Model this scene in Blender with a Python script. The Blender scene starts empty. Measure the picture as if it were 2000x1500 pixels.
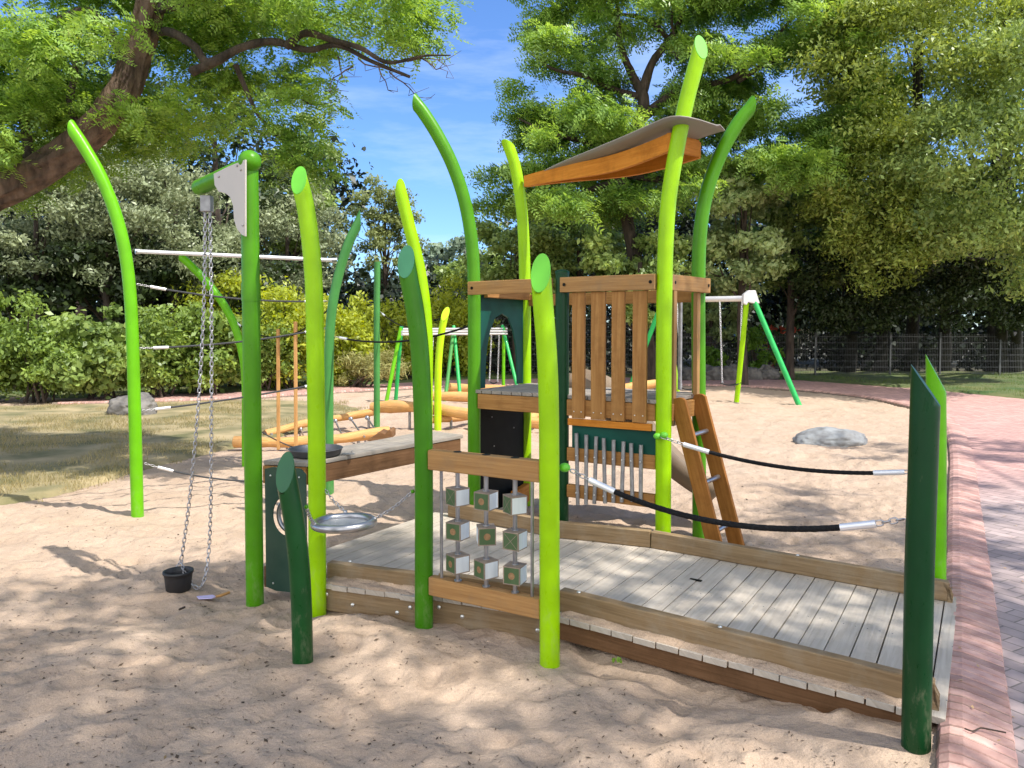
import bpy, bmesh, math, random
import numpy as np
from mathutils import Vector, Matrix, noise as mnoise
R = math.radians
scene = bpy.context.scene
COL = scene.collection

# ---------------------------------------------------------------- camera, sky, sun, exposure
F, CX, PITCH, HOR = 1480.0, 1000.0, R(2.2), 640.0
YC = HOR + F*math.tan(PITCH)
EYE = Vector((0, 0, 1.6))
cd = bpy.data.cameras.new('camera'); cam = bpy.data.objects.new('camera', cd); COL.objects.link(cam)
cam.location = EYE; cam.rotation_euler = (R(90)-PITCH, 0, 0)
cd.sensor_width = 36; cd.lens = 36*F/2000; cd.shift_y = (YC-750)/2000; cd.clip_end = 2000; cd.clip_start = 0.05
scene.camera = cam
scene.render.resolution_x, scene.render.resolution_y = 1024, 768
SUN = Vector((0.486, -0.246, 0.837)).normalized()
world = bpy.data.worlds.new('World'); scene.world = world; world.use_nodes = True
nt = world.node_tree; nt.nodes.clear()
wo = nt.nodes.new('ShaderNodeOutputWorld'); bg = nt.nodes.new('ShaderNodeBackground'); sky = nt.nodes.new('ShaderNodeTexSky')
sky.sky_type = 'NISHITA'; sky.sun_disc = False; sky.sun_elevation = math.asin(SUN.z); sky.sun_rotation = math.atan2(SUN.x, SUN.y)
sky.air_density = 1.0; sky.dust_density = 0.05; sky.ozone_density = 2.2
bg.inputs[1].default_value = 0.15
# thin cirrus
tc = nt.nodes.new('ShaderNodeTexCoord'); mp = nt.nodes.new('ShaderNodeMapping'); mp.inputs['Scale'].default_value = (1.6, 1.6, 9.0)
mp.inputs['Rotation'].default_value = (0, 0.35, 0)
ns = nt.nodes.new('ShaderNodeTexNoise'); ns.inputs['Scale'].default_value = 1.7; ns.inputs['Detail'].default_value = 7; ns.inputs['Roughness'].default_value = 0.62
cr = nt.nodes.new('ShaderNodeMapRange'); cr.inputs['From Min'].default_value = 0.5; cr.inputs['From Max'].default_value = 0.85; cr.inputs['To Max'].default_value = 0.3
mx = nt.nodes.new('ShaderNodeMix'); mx.data_type = 'RGBA'; mx.inputs['B'].default_value = (6.6, 7.0, 7.4, 1)
L = nt.links.new
tint = nt.nodes.new('ShaderNodeMix'); tint.data_type = 'RGBA'; tint.blend_type = 'MULTIPLY'; tint.inputs['Factor'].default_value = 1.0
tint.inputs['B'].default_value = (0.53, 0.72, 1.0, 1)
L(tc.outputs['Generated'], mp.inputs['Vector']); L(mp.outputs[0], ns.inputs['Vector']); L(ns.outputs['Fac'], cr.inputs['Value'])
L(sky.outputs[0], tint.inputs['A']); L(cr.outputs[0], mx.inputs['Factor']); L(tint.outputs['Result'], mx.inputs['A']); 
# added unseen bright cloud behind the viewer (south), lifting the fill in the shade
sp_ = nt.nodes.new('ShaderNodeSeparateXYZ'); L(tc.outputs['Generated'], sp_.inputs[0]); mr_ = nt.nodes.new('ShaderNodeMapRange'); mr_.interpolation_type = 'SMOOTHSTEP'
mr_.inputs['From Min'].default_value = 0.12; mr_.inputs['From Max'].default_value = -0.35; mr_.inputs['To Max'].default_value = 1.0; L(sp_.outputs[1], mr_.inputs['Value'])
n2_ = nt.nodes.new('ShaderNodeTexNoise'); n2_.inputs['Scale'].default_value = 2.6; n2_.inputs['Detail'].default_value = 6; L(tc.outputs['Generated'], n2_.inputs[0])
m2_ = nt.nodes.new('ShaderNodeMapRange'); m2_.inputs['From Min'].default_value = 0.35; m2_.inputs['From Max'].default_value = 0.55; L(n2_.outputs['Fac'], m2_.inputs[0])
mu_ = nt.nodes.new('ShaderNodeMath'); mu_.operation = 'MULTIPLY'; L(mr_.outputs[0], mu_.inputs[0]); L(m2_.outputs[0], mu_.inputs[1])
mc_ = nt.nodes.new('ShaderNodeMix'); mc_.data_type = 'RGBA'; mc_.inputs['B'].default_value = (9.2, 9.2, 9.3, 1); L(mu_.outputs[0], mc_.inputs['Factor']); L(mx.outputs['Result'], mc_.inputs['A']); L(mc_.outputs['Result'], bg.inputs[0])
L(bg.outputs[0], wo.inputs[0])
sl = bpy.data.lights.new('sun', 'SUN'); sl.energy = 4.0; sl.angle = R(0.53); sl.color = (1, 0.965, 0.90)
so = bpy.data.objects.new('sun', sl); COL.objects.link(so); so.rotation_euler = SUN.to_track_quat('Z', 'Y').to_euler(); so.location = (0, 0, 30)
vs = scene.view_settings; vs.view_transform = 'Standard'; vs.look = 'None'; vs.gamma = 1; vs.exposure = 0.66; vs.use_curve_mapping = False

# ---------------------------------------------------------------- pixel helpers (photograph pixels -> world)
def ray(px, py):
    u = (px-CX)/F; v = (YC-py)/F
    return Vector((u, math.cos(PITCH)+v*math.sin(PITCH), v*math.cos(PITCH)-math.sin(PITCH)))
def W(px, py, d):
    r = ray(px, py); return EYE + r*(d/r.y)
def G(px, py, z=0.0):
    r = ray(px, py); return EYE + r*((z-EYE.z)/r.z)
def V(*a): return Vector(a)

# ---------------------------------------------------------------- materials
def mat(name, base, rough=0.6, metal=0.0, var=None, vscale=4.0, bump=0.0, bscale=60.0, bdist=0.01, spec=0.5, coat=0.0, stretch=None, coord='Object', detail=6):
    m = bpy.data.materials.new(name); m.use_nodes = True; n = m.node_tree; b = n.nodes['Principled BSDF']
    b.inputs['Base Color'].default_value = (*base, 1); b.inputs['Roughness'].default_value = rough; b.inputs['Metallic'].default_value = metal
    b.inputs['Specular IOR Level'].default_value = spec; b.inputs['Coat Weight'].default_value = coat
    if var is not None or bump:
        t = n.nodes.new('ShaderNodeTexCoord'); mpn = n.nodes.new('ShaderNodeMapping')
        n.links.new(t.outputs[coord], mpn.inputs[0])
        if stretch: mpn.inputs['Scale'].default_value = stretch
    if var is not None:
        a = n.nodes.new('ShaderNodeTexNoise'); a.inputs['Scale'].default_value = vscale; a.inputs['Detail'].default_value = detail
        n.links.new(mpn.outputs[0], a.inputs[0])
        r = n.nodes.new('ShaderNodeValToRGB'); r.color_ramp.elements[0].position = 0.33; r.color_ramp.elements[1].position = 0.68
        r.color_ramp.elements[0].color = (*base, 1); r.color_ramp.elements[1].color = (*var, 1)
        n.links.new(a.outputs['Fac'], r.inputs[0]); n.links.new(r.outputs[0], b.inputs['Base Color'])
    if bump:
        a2 = n.nodes.new('ShaderNodeTexNoise'); a2.inputs['Scale'].default_value = bscale; a2.inputs['Detail'].default_value = 5
        n.links.new(mpn.outputs[0], a2.inputs[0])
        bp = n.nodes.new('ShaderNodeBump'); bp.inputs['Strength'].default_value = bump; bp.inputs['Distance'].default_value = bdist
        n.links.new(a2.outputs['Fac'], bp.inputs['Height']); n.links.new(bp.outputs[0], b.inputs['Normal'])
    return m
def wood(name, c1, c2, rough=0.7, knots=True, wear=None):
    """grain runs along UV.x (metres)"""
    m = bpy.data.materials.new(name); m.use_nodes = True; n = m.node_tree; b = n.nodes['Principled BSDF']; b.inputs['Roughness'].default_value = rough; b.inputs['Specular IOR Level'].default_value = 0.18
    uv = n.nodes.new('ShaderNodeUVMap'); mpn = n.nodes.new('ShaderNodeMapping'); mpn.inputs['Scale'].default_value = (1.2, 22, 1)
    geo = n.nodes.new('ShaderNodeNewGeometry'); add = n.nodes.new('ShaderNodeVectorMath'); add.operation = 'ADD'
    mul = n.nodes.new('ShaderNodeMath'); mul.operation = 'MULTIPLY'; mul.inputs[1].default_value = 37.0
    n.links.new(geo.outputs['Random Per Island'], mul.inputs[0]); n.links.new(uv.outputs[0], add.inputs[0]); n.links.new(mul.outputs[0], add.inputs[1]); n.links.new(add.outputs[0], mpn.inputs[0])
    a = n.nodes.new('ShaderNodeTexNoise'); a.inputs['Scale'].default_value = 2.2; a.inputs['Detail'].default_value = 8; a.inputs['Distortion'].default_value = 0.6
    n.links.new(mpn.outputs[0], a.inputs[0])
    r = n.nodes.new('ShaderNodeValToRGB'); e = r.color_ramp.elements; e[0].position = 0.3; e[1].position = 0.7; e[0].color = (*c1, 1); e[1].color = (*c2, 1)
    n.links.new(a.outputs['Fac'], r.inputs[0])
    # per board brightness
    hsv = n.nodes.new('ShaderNodeHueSaturation'); mr = n.nodes.new('ShaderNodeMapRange'); mr.inputs['To Min'].default_value = 0.76; mr.inputs['To Max'].default_value = 1.16
    n.links.new(geo.outputs['Random Per Island'], mr.inputs[0]); n.links.new(mr.outputs[0], hsv.inputs['Value']); n.links.new(r.outputs[0], hsv.inputs['Color'])
    last = hsv.outputs[0]
    # weather stains
    t = n.nodes.new('ShaderNodeTexCoord'); st = n.nodes.new('ShaderNodeTexNoise'); st.inputs['Scale'].default_value = 5; st.inputs['Detail'].default_value = 8; st.inputs['Roughness'].default_value = 0.7
    n.links.new(t.outputs['Object'], st.inputs[0])
    r2 = n.nodes.new('ShaderNodeMapRange'); r2.inputs['From Min'].default_value = 0.46; r2.inputs['From Max'].default_value = 0.72; r2.inputs['To Max'].default_value = 0.7
    n.links.new(st.outputs['Fac'], r2.inputs[0])
    mxx = n.nodes.new('ShaderNodeMix'); mxx.data_type = 'RGBA'; w = wear or tuple(x*0.6 for x in c1); mxx.inputs['B'].default_value = (*w, 1)
    n.links.new(r2.outputs[0], mxx.inputs['Factor']); n.links.new(last, mxx.inputs['A']); n.links.new(mxx.outputs['Result'], b.inputs['Base Color'])
    bp = n.nodes.new('ShaderNodeBump'); bp.inputs['Strength'].default_value = 0.6; bp.inputs['Distance'].default_value = 0.005
    n.links.new(a.outputs['Fac'], bp.inputs['Height']); n.links.new(bp.outputs[0], b.inputs['Normal'])
    return m
def leafmat(name, c1, c2, trans=0.35, rough=0.42, yellow=None):
    m = bpy.data.materials.new(name); m.use_nodes = True; n = m.node_tree; n.nodes.clear()
    out = n.nodes.new('ShaderNodeOutputMaterial'); geo = n.nodes.new('ShaderNodeNewGeometry')
    r = n.nodes.new('ShaderNodeValToRGB'); e = r.color_ramp.elements; e[0].color = (*c1, 1); e[1].color = (*c2, 1)
    if yellow: k = r.color_ramp.elements.new(0.93); k.color = (*c2, 1); r.color_ramp.elements[-1].color = (*yellow, 1)
    t = n.nodes.new('ShaderNodeTexCoord'); no = n.nodes.new('ShaderNodeTexNoise'); no.inputs['Scale'].default_value = 0.9; no.inputs['Detail'].default_value = 3
    n.links.new(t.outputs['Object'], no.inputs[0])
    ad = n.nodes.new('ShaderNodeMath'); ad.operation = 'MULTIPLY_ADD'; ad.inputs[1].default_value = 0.55
    mr = n.nodes.new('ShaderNodeMapRange'); mr.inputs['From Min'].default_value = 0.3; mr.inputs['From Max'].default_value = 0.7; mr.inputs['To Max'].default_value = 0.5
    n.links.new(no.outputs['Fac'], mr.inputs[0]); n.links.new(geo.outputs['Random Per Island'], ad.inputs[0]); n.links.new(mr.outputs[0], ad.inputs[2]); n.links.new(ad.outputs[0], r.inputs[0])
    p = n.nodes.new('ShaderNodeBsdfPrincipled'); p.inputs['Roughness'].default_value = rough; p.inputs['Specular IOR Level'].default_value = 0.4
    tr = n.nodes.new('ShaderNodeBsdfTranslucent'); hs = n.nodes.new('ShaderNodeHueSaturation'); hs.inputs['Hue'].default_value = 0.48; hs.inputs['Value'].default_value = 1.5; hs.inputs['Saturation'].default_value = 1.15
    n.links.new(r.outputs[0], p.inputs['Base Color']); n.links.new(r.outputs[0], hs.inputs['Color']); n.links.new(hs.outputs[0], tr.inputs['Color'])
    ms = n.nodes.new('ShaderNodeMixShader'); ms.inputs[0].default_value = trans
    n.links.new(p.outputs[0], ms.inputs[1]); n.links.new(tr.outputs[0], ms.inputs[2]); n.links.new(ms.outputs[0], out.inputs[0])
    return m
M = {}
def paint(name, c, rough=0.3):
    m = mat(name, c, rough, var=tuple(x*0.84 for x in c), vscale=7, bump=0.02, bscale=180, coat=0.03, spec=0.25, detail=8); n = m.node_tree; b = n.nodes['Principled BSDF']
    t = n.nodes.new('ShaderNodeTexCoord'); a = n.nodes.new('ShaderNodeTexNoise'); a.inputs['Scale'].default_value = 26; a.inputs['Detail'].default_value = 9; a.inputs['Roughness'].default_value = 0.72
    mp_ = n.nodes.new('ShaderNodeMapping'); mp_.inputs['Scale'].default_value = (1, 1, 0.35); n.links.new(t.outputs['Object'], mp_.inputs[0]); n.links.new(mp_.outputs[0], a.inputs[0])
    sx = n.nodes.new('ShaderNodeSeparateXYZ'); n.links.new(t.outputs['Object'], sx.inputs[0])
    low = n.nodes.new('ShaderNodeMapRange'); low.inputs['From Min'].default_value = 0.0; low.inputs['From Max'].default_value = 0.55; low.inputs['To Min'].default_value = 0.13; low.inputs['To Max'].default_value = 0.0; n.links.new(sx.outputs[2], low.inputs[0])
    ad = n.nodes.new('ShaderNodeMath'); ad.operation = 'ADD'; n.links.new(a.outputs['Fac'], ad.inputs[0]); n.links.new(low.outputs[0], ad.inputs[1])
    r = n.nodes.new('ShaderNodeMapRange'); r.inputs['From Min'].default_value = 0.63; r.inputs['From Max'].default_value = 0.80; r.inputs['To Max'].default_value = 0.24; n.links.new(ad.outputs[0], r.inputs[0])
    mx_ = n.nodes.new('ShaderNodeMix'); mx_.data_type = 'RGBA'; mx_.inputs['B'].default_value = (0.34, 0.30, 0.2, 1); src = b.inputs['Base Color'].links[0].from_socket
    n.links.new(r.outputs[0], mx_.inputs['Factor']); n.links.new(src, mx_.inputs['A']); n.links.new(mx_.outputs['Result'], b.inputs['Base Color'])
    rr = n.nodes.new('ShaderNodeMapRange'); rr.inputs['From Min'].default_value = 0.35; rr.inputs['From Max'].default_value = 0.75; rr.inputs['To Min'].default_value = rough-0.06; rr.inputs['To Max'].default_value = rough+0.28; n.links.new(a.outputs['Fac'], rr.inputs[0]); n.links.new(rr.outputs[0], b.inputs['Roughness'])
    M[name] = m
paint('lime', (0.33, 0.62, 0.0)); paint('leafgreen', (0.14, 0.46, 0.004)); paint('green', (0.08, 0.28, 0.004)); paint('midgreen', (0.05, 0.205, 0.004)); paint('darkgreen', (0.008, 0.07, 0.014)); paint('bottlegreen', (0.004, 0.048, 0.012))
paint('palegreen', (0.07, 0.26, 0.06)); paint('brightgreen', (0.03, 0.42, 0.10)); paint('yellowlime', (0.50, 0.80, 0.01))
M['cap_mid'] = mat('cap_mid', (0.06, 0.27, 0.12), 0.5, var=(0.05, 0.24, 0.1)); M['cap_lime'] = mat('cap_lime', (0.15, 0.56, 0.03), 0.45, var=(0.13, 0.5, 0.03)); M['cap_dark'] = mat('cap_dark', (0.015, 0.11, 0.03), 0.5, var=(0.012, 0.09, 0.03))
M['cap_yellow'] = mat('cap_yellow', (0.5, 0.8, 0.01), 0.5)
M['steel'] = mat('steel', (0.46, 0.46, 0.47), 0.32, 0.85, var=(0.3, 0.3, 0.32), vscale=14, bump=0.05, bscale=90)
M['dullsteel'] = mat('dullsteel', (0.40, 0.39, 0.38), 0.5, 0.55, var=(0.27, 0.26, 0.26), vscale=22, bump=0.05)
M['pan_steel'] = mat('pan_steel', (0.16, 0.16, 0.165), 0.45, 0.5, var=(0.11, 0.11, 0.115), vscale=12)
M['bolt'] = mat('bolt', (0.75, 0.74, 0.70), 0.3, 0.8)
M['chain'] = mat('chain', (0.62, 0.6, 0.6), 0.35, 0.8, var=(0.36, 0.34, 0.35), vscale=60)
M['alu'] = mat('alu', (0.78, 0.78, 0.8), 0.35, 0.4)
M['beamwhite'] = mat('beamwhite', (0.72, 0.70, 0.68), 0.4, 0.3, var=(0.6, 0.58, 0.58))
M['rope'] = mat('rope', (0.006, 0.006, 0.007), 0.8, bump=0.8, bscale=160, var=(0.016, 0.016, 0.017), vscale=100, spec=0.2)
M['greyrope'] = mat('greyrope', (0.05, 0.05, 0.052), 0.75, bump=0.8, bscale=160)
M['rubber'] = mat('rubber', (0.012, 0.012, 0.014), 0.5, bump=0.2, bscale=80, var=(0.02, 0.02, 0.022))
M['beige'] = mat('beige', (0.55, 0.49, 0.42), 0.45, var=(0.5, 0.45, 0.385), vscale=3)
M['board_green'] = mat('board_green', (0.003, 0.055, 0.038), 0.5, var=(0.006, 0.08, 0.055), vscale=5, bump=0.03, spec=0.25)
M['board_dark'] = mat('board_dark', (0.004, 0.005, 0.005), 0.6, var=(0.009, 0.011, 0.010), vscale=6, bump=0.05, spec=0.12)
M['board_grey'] = mat('board_grey', (0.03, 0.07, 0.05), 0.5, var=(0.06, 0.10, 0.07), vscale=4, bump=0.05, spec=0.25)
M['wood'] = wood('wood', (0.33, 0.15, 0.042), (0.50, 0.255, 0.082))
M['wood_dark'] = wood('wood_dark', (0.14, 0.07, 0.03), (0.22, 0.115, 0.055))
M['wood_tan'] = wood('wood_tan', (0.36, 0.185, 0.065), (0.50, 0.28, 0.105), wear=(0.25, 0.165, 0.09))
M['wood_ladder'] = wood('wood_ladder', (0.30, 0.115, 0.022), (0.42, 0.18, 0.042))
M['wood_curb'] = wood('wood_curb', (0.22, 0.145, 0.075), (0.35, 0.24, 0.13), wear=(0.31, 0.255, 0.18))
M['wood_grey'] = wood('wood_grey', (0.50, 0.43, 0.35), (0.64, 0.57, 0.48), rough=0.9, wear=(0.58, 0.49, 0.39))
M['wood_silver'] = wood('wood_silver', (0.26, 0.23, 0.195), (0.37, 0.33, 0.285), rough=0.9, wear=(0.42, 0.35, 0.28))
M['wood_orange'] = wood('wood_orange', (0.55, 0.185, 0.018), (0.72, 0.28, 0.038))  # orange wood; bounced sunlight on the roof beams is brightened into the colour
M['log'] = wood('log', (0.52, 0.25, 0.075), (0.72, 0.41, 0.16), rough=0.65, wear=(0.42, 0.24, 0.11))
M['log_end'] = mat('log_end', (0.12, 0.07, 0.04), 0.8, var=(0.3, 0.17, 0.08), vscale=20)
M['skin'] = mat('skin', (0.27, 0.24, 0.20), 0.55, var=(0.24, 0.21, 0.175), vscale=3)
M['slide'] = mat('slide', (0.25, 0.18, 0.12), 0.5, var=(0.17, 0.12, 0.08), vscale=5)
M['cubegreen'] = mat('cubegreen', (0.05, 0.095, 0.03), 0.6, var=(0.07, 0.12, 0.045), vscale=30, bump=0.15, bscale=90, stretch=(1, 1, 0.15))
M['cubewhite'] = mat('cubewhite', (0.72, 0.76, 0.76), 0.55, var=(0.62, 0.66, 0.66), vscale=30, bump=0.15, bscale=90, stretch=(1, 1, 0.15))
M['cubewood'] = mat('cubewood', (0.22, 0.17, 0.13), 0.8, var=(0.33, 0.25, 0.18), vscale=30)
M['cubehole'] = mat('cubehole', (0.22, 0.12, 0.05), 0.8, var=(0.34, 0.2, 0.09), vscale=60)
M['stone'] = mat('stone', (0.09, 0.082, 0.075), 0.85, var=(0.23, 0.21, 0.185), vscale=5, bump=0.9, bscale=14)
M['stone_pale'] = mat('stone_pale', (0.30, 0.31, 0.31), 0.75, var=(0.15, 0.145, 0.14), vscale=6, bump=0.7, bscale=16)
M['bark'] = mat('bark', (0.03, 0.022, 0.016), 0.9, var=(0.10, 0.07, 0.05), vscale=9, bump=1.0, bscale=16, bdist=0.06, stretch=(1, 1, 0.3))
M['bark_shaded'] = mat('bark_shaded', (0.012, 0.01, 0.008), 0.9, var=(0.035, 0.028, 0.02), vscale=9, bump=1.0, bscale=16, stretch=(1, 1, 0.3), bdist=0.06)  # same bark, with the shade under the crowns put into the colour
M['bark_warm'] = mat('bark_warm', (0.055, 0.034, 0.024), 0.9, var=(0.20, 0.13, 0.09), vscale=10, bump=1.0, bscale=18, bdist=0.06, stretch=(1, 1, 0.3))
M['purple'] = mat('purple', (0.55, 0.48, 0.72), 0.4)
M['twig'] = mat('twig', (0.05, 0.035, 0.025), 0.9)
M['chips'] = leafmat('chips', (0.02, 0.014, 0.01), (0.13, 0.085, 0.05), 0.0, 0.8, yellow=(0.55, 0.38, 0.13))
M['red'] = mat('red', (0.55, 0.07, 0.035), 0.6); M['blue'] = mat('blue', (0.08, 0.25, 0.62), 0.6); M['cream'] = mat('cream', (0.6, 0.56, 0.45), 0.7)
M['fencewire'] = mat('fencewire', (0.13, 0.13, 0.13), 0.6, 0.3)

# ---------------------------------------------------------------- object helpers
ORG = {}
def tag(o, label=None, cat=None, group=None, kind=None):
    if label: o['label'] = label
    if cat: o['category'] = cat
    if group: o['group'] = group
    if kind: o['kind'] = kind
    return o
def thing(name, loc, label, cat, group=None):
    o = bpy.data.objects.new(name, None); o.empty_display_size = 0.1; COL.objects.link(o); o.location = loc
    ORG[o.name] = Vector(loc); return tag(o, label, cat, group)
class MB:
    """collects world-space geometry; build() links it as one mesh object"""
    def __init__(s): s.v = []; s.f = []; s.uv = []; s.mi = []; s.sm = []
    def add(s, vs, fs, uvs=None, mi=0, smooth=False):
        b = len(s.v); s.v += [tuple(v) for v in vs]
        for k, f in enumerate(fs):
            s.f.append([b+i for i in f]); s.uv.append(uvs[k] if uvs else [(0, 0)]*len(f)); s.mi.append(mi if isinstance(mi, int) else mi[k]); s.sm.append(smooth)
    def box(s, c, ax, ay, az, hx, hy, hz, mi=0):
        """centre, three unit axes, half sizes; uv.x runs along ax"""
        c = Vector(c); vs = []
        for i in (-1, 1):
            for j in (-1, 1):
                for k in (-1, 1): vs.append(c+ax*hx*i+ay*hy*j+az*hz*k)
        fs = [(0, 1, 3, 2), (4, 6, 7, 5), (0, 4, 5, 1), (2, 3, 7, 6), (0, 2, 6, 4), (1, 5, 7, 3)]
        L_ = [(-hx, hx)]; uvs = []
        for f in fs:
            u = []
            for i in f:
                d = Vector(vs[i])-c; u.append((d.dot(ax), d.dot(ay)+d.dot(az)*1.37+hy*3))
            uvs.append(u)
        s.add(vs, fs, uvs, mi)
    def beam(s, P, Q, w, h, up=Vector((0, 0, 1)), mi=0):
        P = Vector(P); Q = Vector(Q); ax = (Q-P).normalized(); ay = up.cross(ax).normalized(); az = ax.cross(ay)
        s.box((P+Q)/2, ax, ay, az, (Q-P).length/2, w/2, h/2, mi)
    def tube(s, pts, r, n=16, caps=True, cut=None, cut0=None, mi=0, smooth=True, squash=None):
        """r float or list; cut = normal of the slanted end plane through the last point"""
        pts = [Vector(p) for p in pts]; m = len(pts); rs = r if isinstance(r, (list, tuple)) else [r]*m
        T = []
        for i in range(m):
            a = pts[max(i-1, 0)]; b = pts[min(i+1, m-1)]; T.append((b-a).normalized())
        x = Vector((1, 0, 0)) if abs(T[0].x) < 0.9 else Vector((0, 1, 0)); x = (x-T[0]*x.dot(T[0])).normalized()
        rings = []; vs = []
        for i in range(m):
            x = (x-T[i]*x.dot(T[i])).normalized(); y = T[i].cross(x)
            rings.append([pts[i]+(x*math.cos(2*math.pi*k/n)+y*math.sin(2*math.pi*k/n))*rs[i] for k in range(n)])
        if cut is not None:
            nn = Vector(cut).normalized(); t = T[-1]; den = t.dot(nn); P0 = pts[-1]; new = []
            lim = []
            for k in range(n):
                q = rings[-1][k]; new.append(q+t*((P0-q).dot(nn)/den))
            rings[-1] = new
            # keep earlier rings below the cut
            for i in range(m-1):
                for k in range(n):
                    if (rings[i][k]-P0).dot(nn)*(1 if den > 0 else -1) > 0:
                        q = rings[i][k]; dd = T[i].dot(nn); rings[i][k] = q+T[i]*((P0-q).dot(nn)/dd)
        for rg in rings: vs += rg
        fs = []; uvs = []; ln = 0
        for i in range(m-1):
            seg = (pts[i+1]-pts[i]).length
            for k in range(n):
                k2 = (k+1) % n; fs.append((i*n+k, i*n+k2, (i+1)*n+k2, (i+1)*n+k))
                c = 2*math.pi*rs[i]/n; uvs.append([(ln, k*c), (ln, (k+1)*c), (ln+seg, (k+1)*c), (ln+seg, k*c)])
            ln += seg
        s.add(vs, fs, uvs, mi, smooth)
        if caps:
            s.add(rings[0][::-1], [tuple(range(n))], None, mi); s.add(rings[-1], [tuple(range(n))], None, mi)
        return rings[-1]
    def ball(s, c, r, n=12, mi=0, sc=(1, 1, 1)):
        c = Vector(c); vs = []; fs = []
        for i in range(n+1):
            a = math.pi*i/n
            for k in range(n*2): b = math.pi*k/n; vs.append(c+Vector((math.sin(a)*math.cos(b)*sc[0], math.sin(a)*math.sin(b)*sc[1], math.cos(a)*sc[2]))*r)
        for i in range(n):
            for k in range(n*2):
                k2 = (k+1) % (n*2); fs.append((i*2*n+k, (i+1)*2*n+k, (i+1)*2*n+k2, i*2*n+k2))
        s.add(vs, fs, None, mi, True)
    def prism(s, poly, vec, mi=0):
        poly = [Vector(p) for p in poly]; n = len(poly); v = Vector(vec)
        nrm = Vector((0, 0, 0))
        for i in range(n): nrm += poly[i].cross(poly[(i+1) % n])
        if nrm.dot(v) > 0: poly = poly[::-1]
        vs = poly+[p+v for p in poly]
        fs = [tuple(range(n)), tuple(range(2*n-1, n-1, -1))]+[(i, n+i, n+(i+1) % n, (i+1) % n) for i in range(n)]
        uvs = [[(vs[i].x+vs[i].y*0.3, vs[i].z*1.1+vs[i].y*0.5) for i in f] for f in fs]
        s.add(vs, fs, uvs, mi)
    def torus(s, c, ax, ay, R_, r, n=32, m=10, sx=1.0, sy=1.0, stretch=0.0):
        c = Vector(c); az = ax.cross(ay).normalized(); vs = []; fs = []
        for i in range(n):
            a = 2*math.pi*i/n; d = ax*math.cos(a)*sx+ay*math.sin(a)*sy; o = ax*(stretch*(1 if math.cos(a) > 0 else -1))
            dn = d.normalized()
            for k in range(m):
                b = 2*math.pi*k/m; vs.append(c+d*R_+o+dn*r*math.cos(b)+az*r*math.sin(b))
        for i in range(n):
            for k in range(m): fs.append((i*m+k, ((i+1) % n)*m+k, ((i+1) % n)*m+(k+1) % m, i*m+(k+1) % m))
        s.add(vs, fs, None, 0, True)
    def chain(s, pts, L_=0.032, r=0.0032, w=0.0095):
        pts = [Vector(p) for p in pts]; acc = [0]
        for i in range(1, len(pts)): acc.append(acc[-1]+(pts[i]-pts[i-1]).length)
        N = max(1, int(round(acc[-1]/(L_*0.78)))); j = 0
        for k in range(N):
            t = (k+0.5)/N*acc[-1]
            while j < len(acc)-2 and acc[j+1] < t: j += 1
            q = (t-acc[j])/max(acc[j+1]-acc[j], 1e-6); p = pts[j].lerp(pts[j+1], q); ax = (pts[j+1]-pts[j]).normalized()
            sd = ax.cross(Vector((0.3, 1, 0.2))).normalized(); up = ax.cross(sd)
            a = 0.6 if k % 2 else 0.6+math.pi/2; ay = sd*math.cos(a)+up*math.sin(a)
            s.torus(p, ax, ay, w, r, 10, 5, 1, 1, L_/2-w)
    def build(s, name, m, parent=None, bevel=0.0, loc=None):
        org = Vector((0, 0, 0))
        if parent is not None: org = ORG[parent.name]
        elif loc is not None: org = Vector(loc)
        me = bpy.data.meshes.new(name); me.from_pydata([tuple(Vector(v)-org) for v in s.v], [], s.f)
        for mm in (m if isinstance(m, (list, tuple)) else [m]): me.materials.append(M[mm] if isinstance(mm, str) else mm)
        uvl = me.uv_layers.new(name='UVMap'); flat = [c for f in s.uv for u in f for c in u]; uvl.data.foreach_set('uv', flat)
        me.polygons.foreach_set('material_index', s.mi); me.polygons.foreach_set('use_smooth', s.sm); me.update()
        o = bpy.data.objects.new(name, me); COL.objects.link(o)
        if parent is not None: o.parent = parent; ORG[o.name] = org
        else: o.location = org; ORG[o.name] = org
        if bevel:
            bv = o.modifiers.new('bevel', 'BEVEL'); bv.width = bevel; bv.segments = 2; bv.limit_method = 'ANGLE'; bv.angle_limit = R(40)
        return o
def bolts(root, L_, r=0.006, m='bolt', sc=(1, 1, 1), n=6):
    for p in L_: mb = MB(); mb.ball(p, r, n, sc=sc); mb.build('bolt', m, root)
def copy_thing(root, shift, label=None):
    r = root.copy(); COL.objects.link(r); r.location = root.location+Vector(shift); ORG[r.name] = Vector(r.location)
    if label: r['label'] = label
    for ch in [c for c in bpy.data.objects if c.parent == root]:
        c = ch.copy(); COL.objects.link(c); c.parent = r
        for g in [x for x in bpy.data.objects if x.parent == ch]:
            d = g.copy(); COL.objects.link(d); d.parent = c
    return r
def spline(pts, n=6):
    P = [Vector(p) for p in pts]; P = [P[0]*2-P[1]]+P+[P[-1]*2-P[-2]]; out = []
    for i in range(1, len(P)-2):
        for k in range(n):
            t = k/n; a, b, c, d = P[i-1], P[i], P[i+1], P[i+2]
            out.append(0.5*((2*b)+(c-a)*t+(2*a-5*b+4*c-d)*t*t+(3*b-a-3*c+d)*t**3))
    out.append(P[-2]); return out

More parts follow.
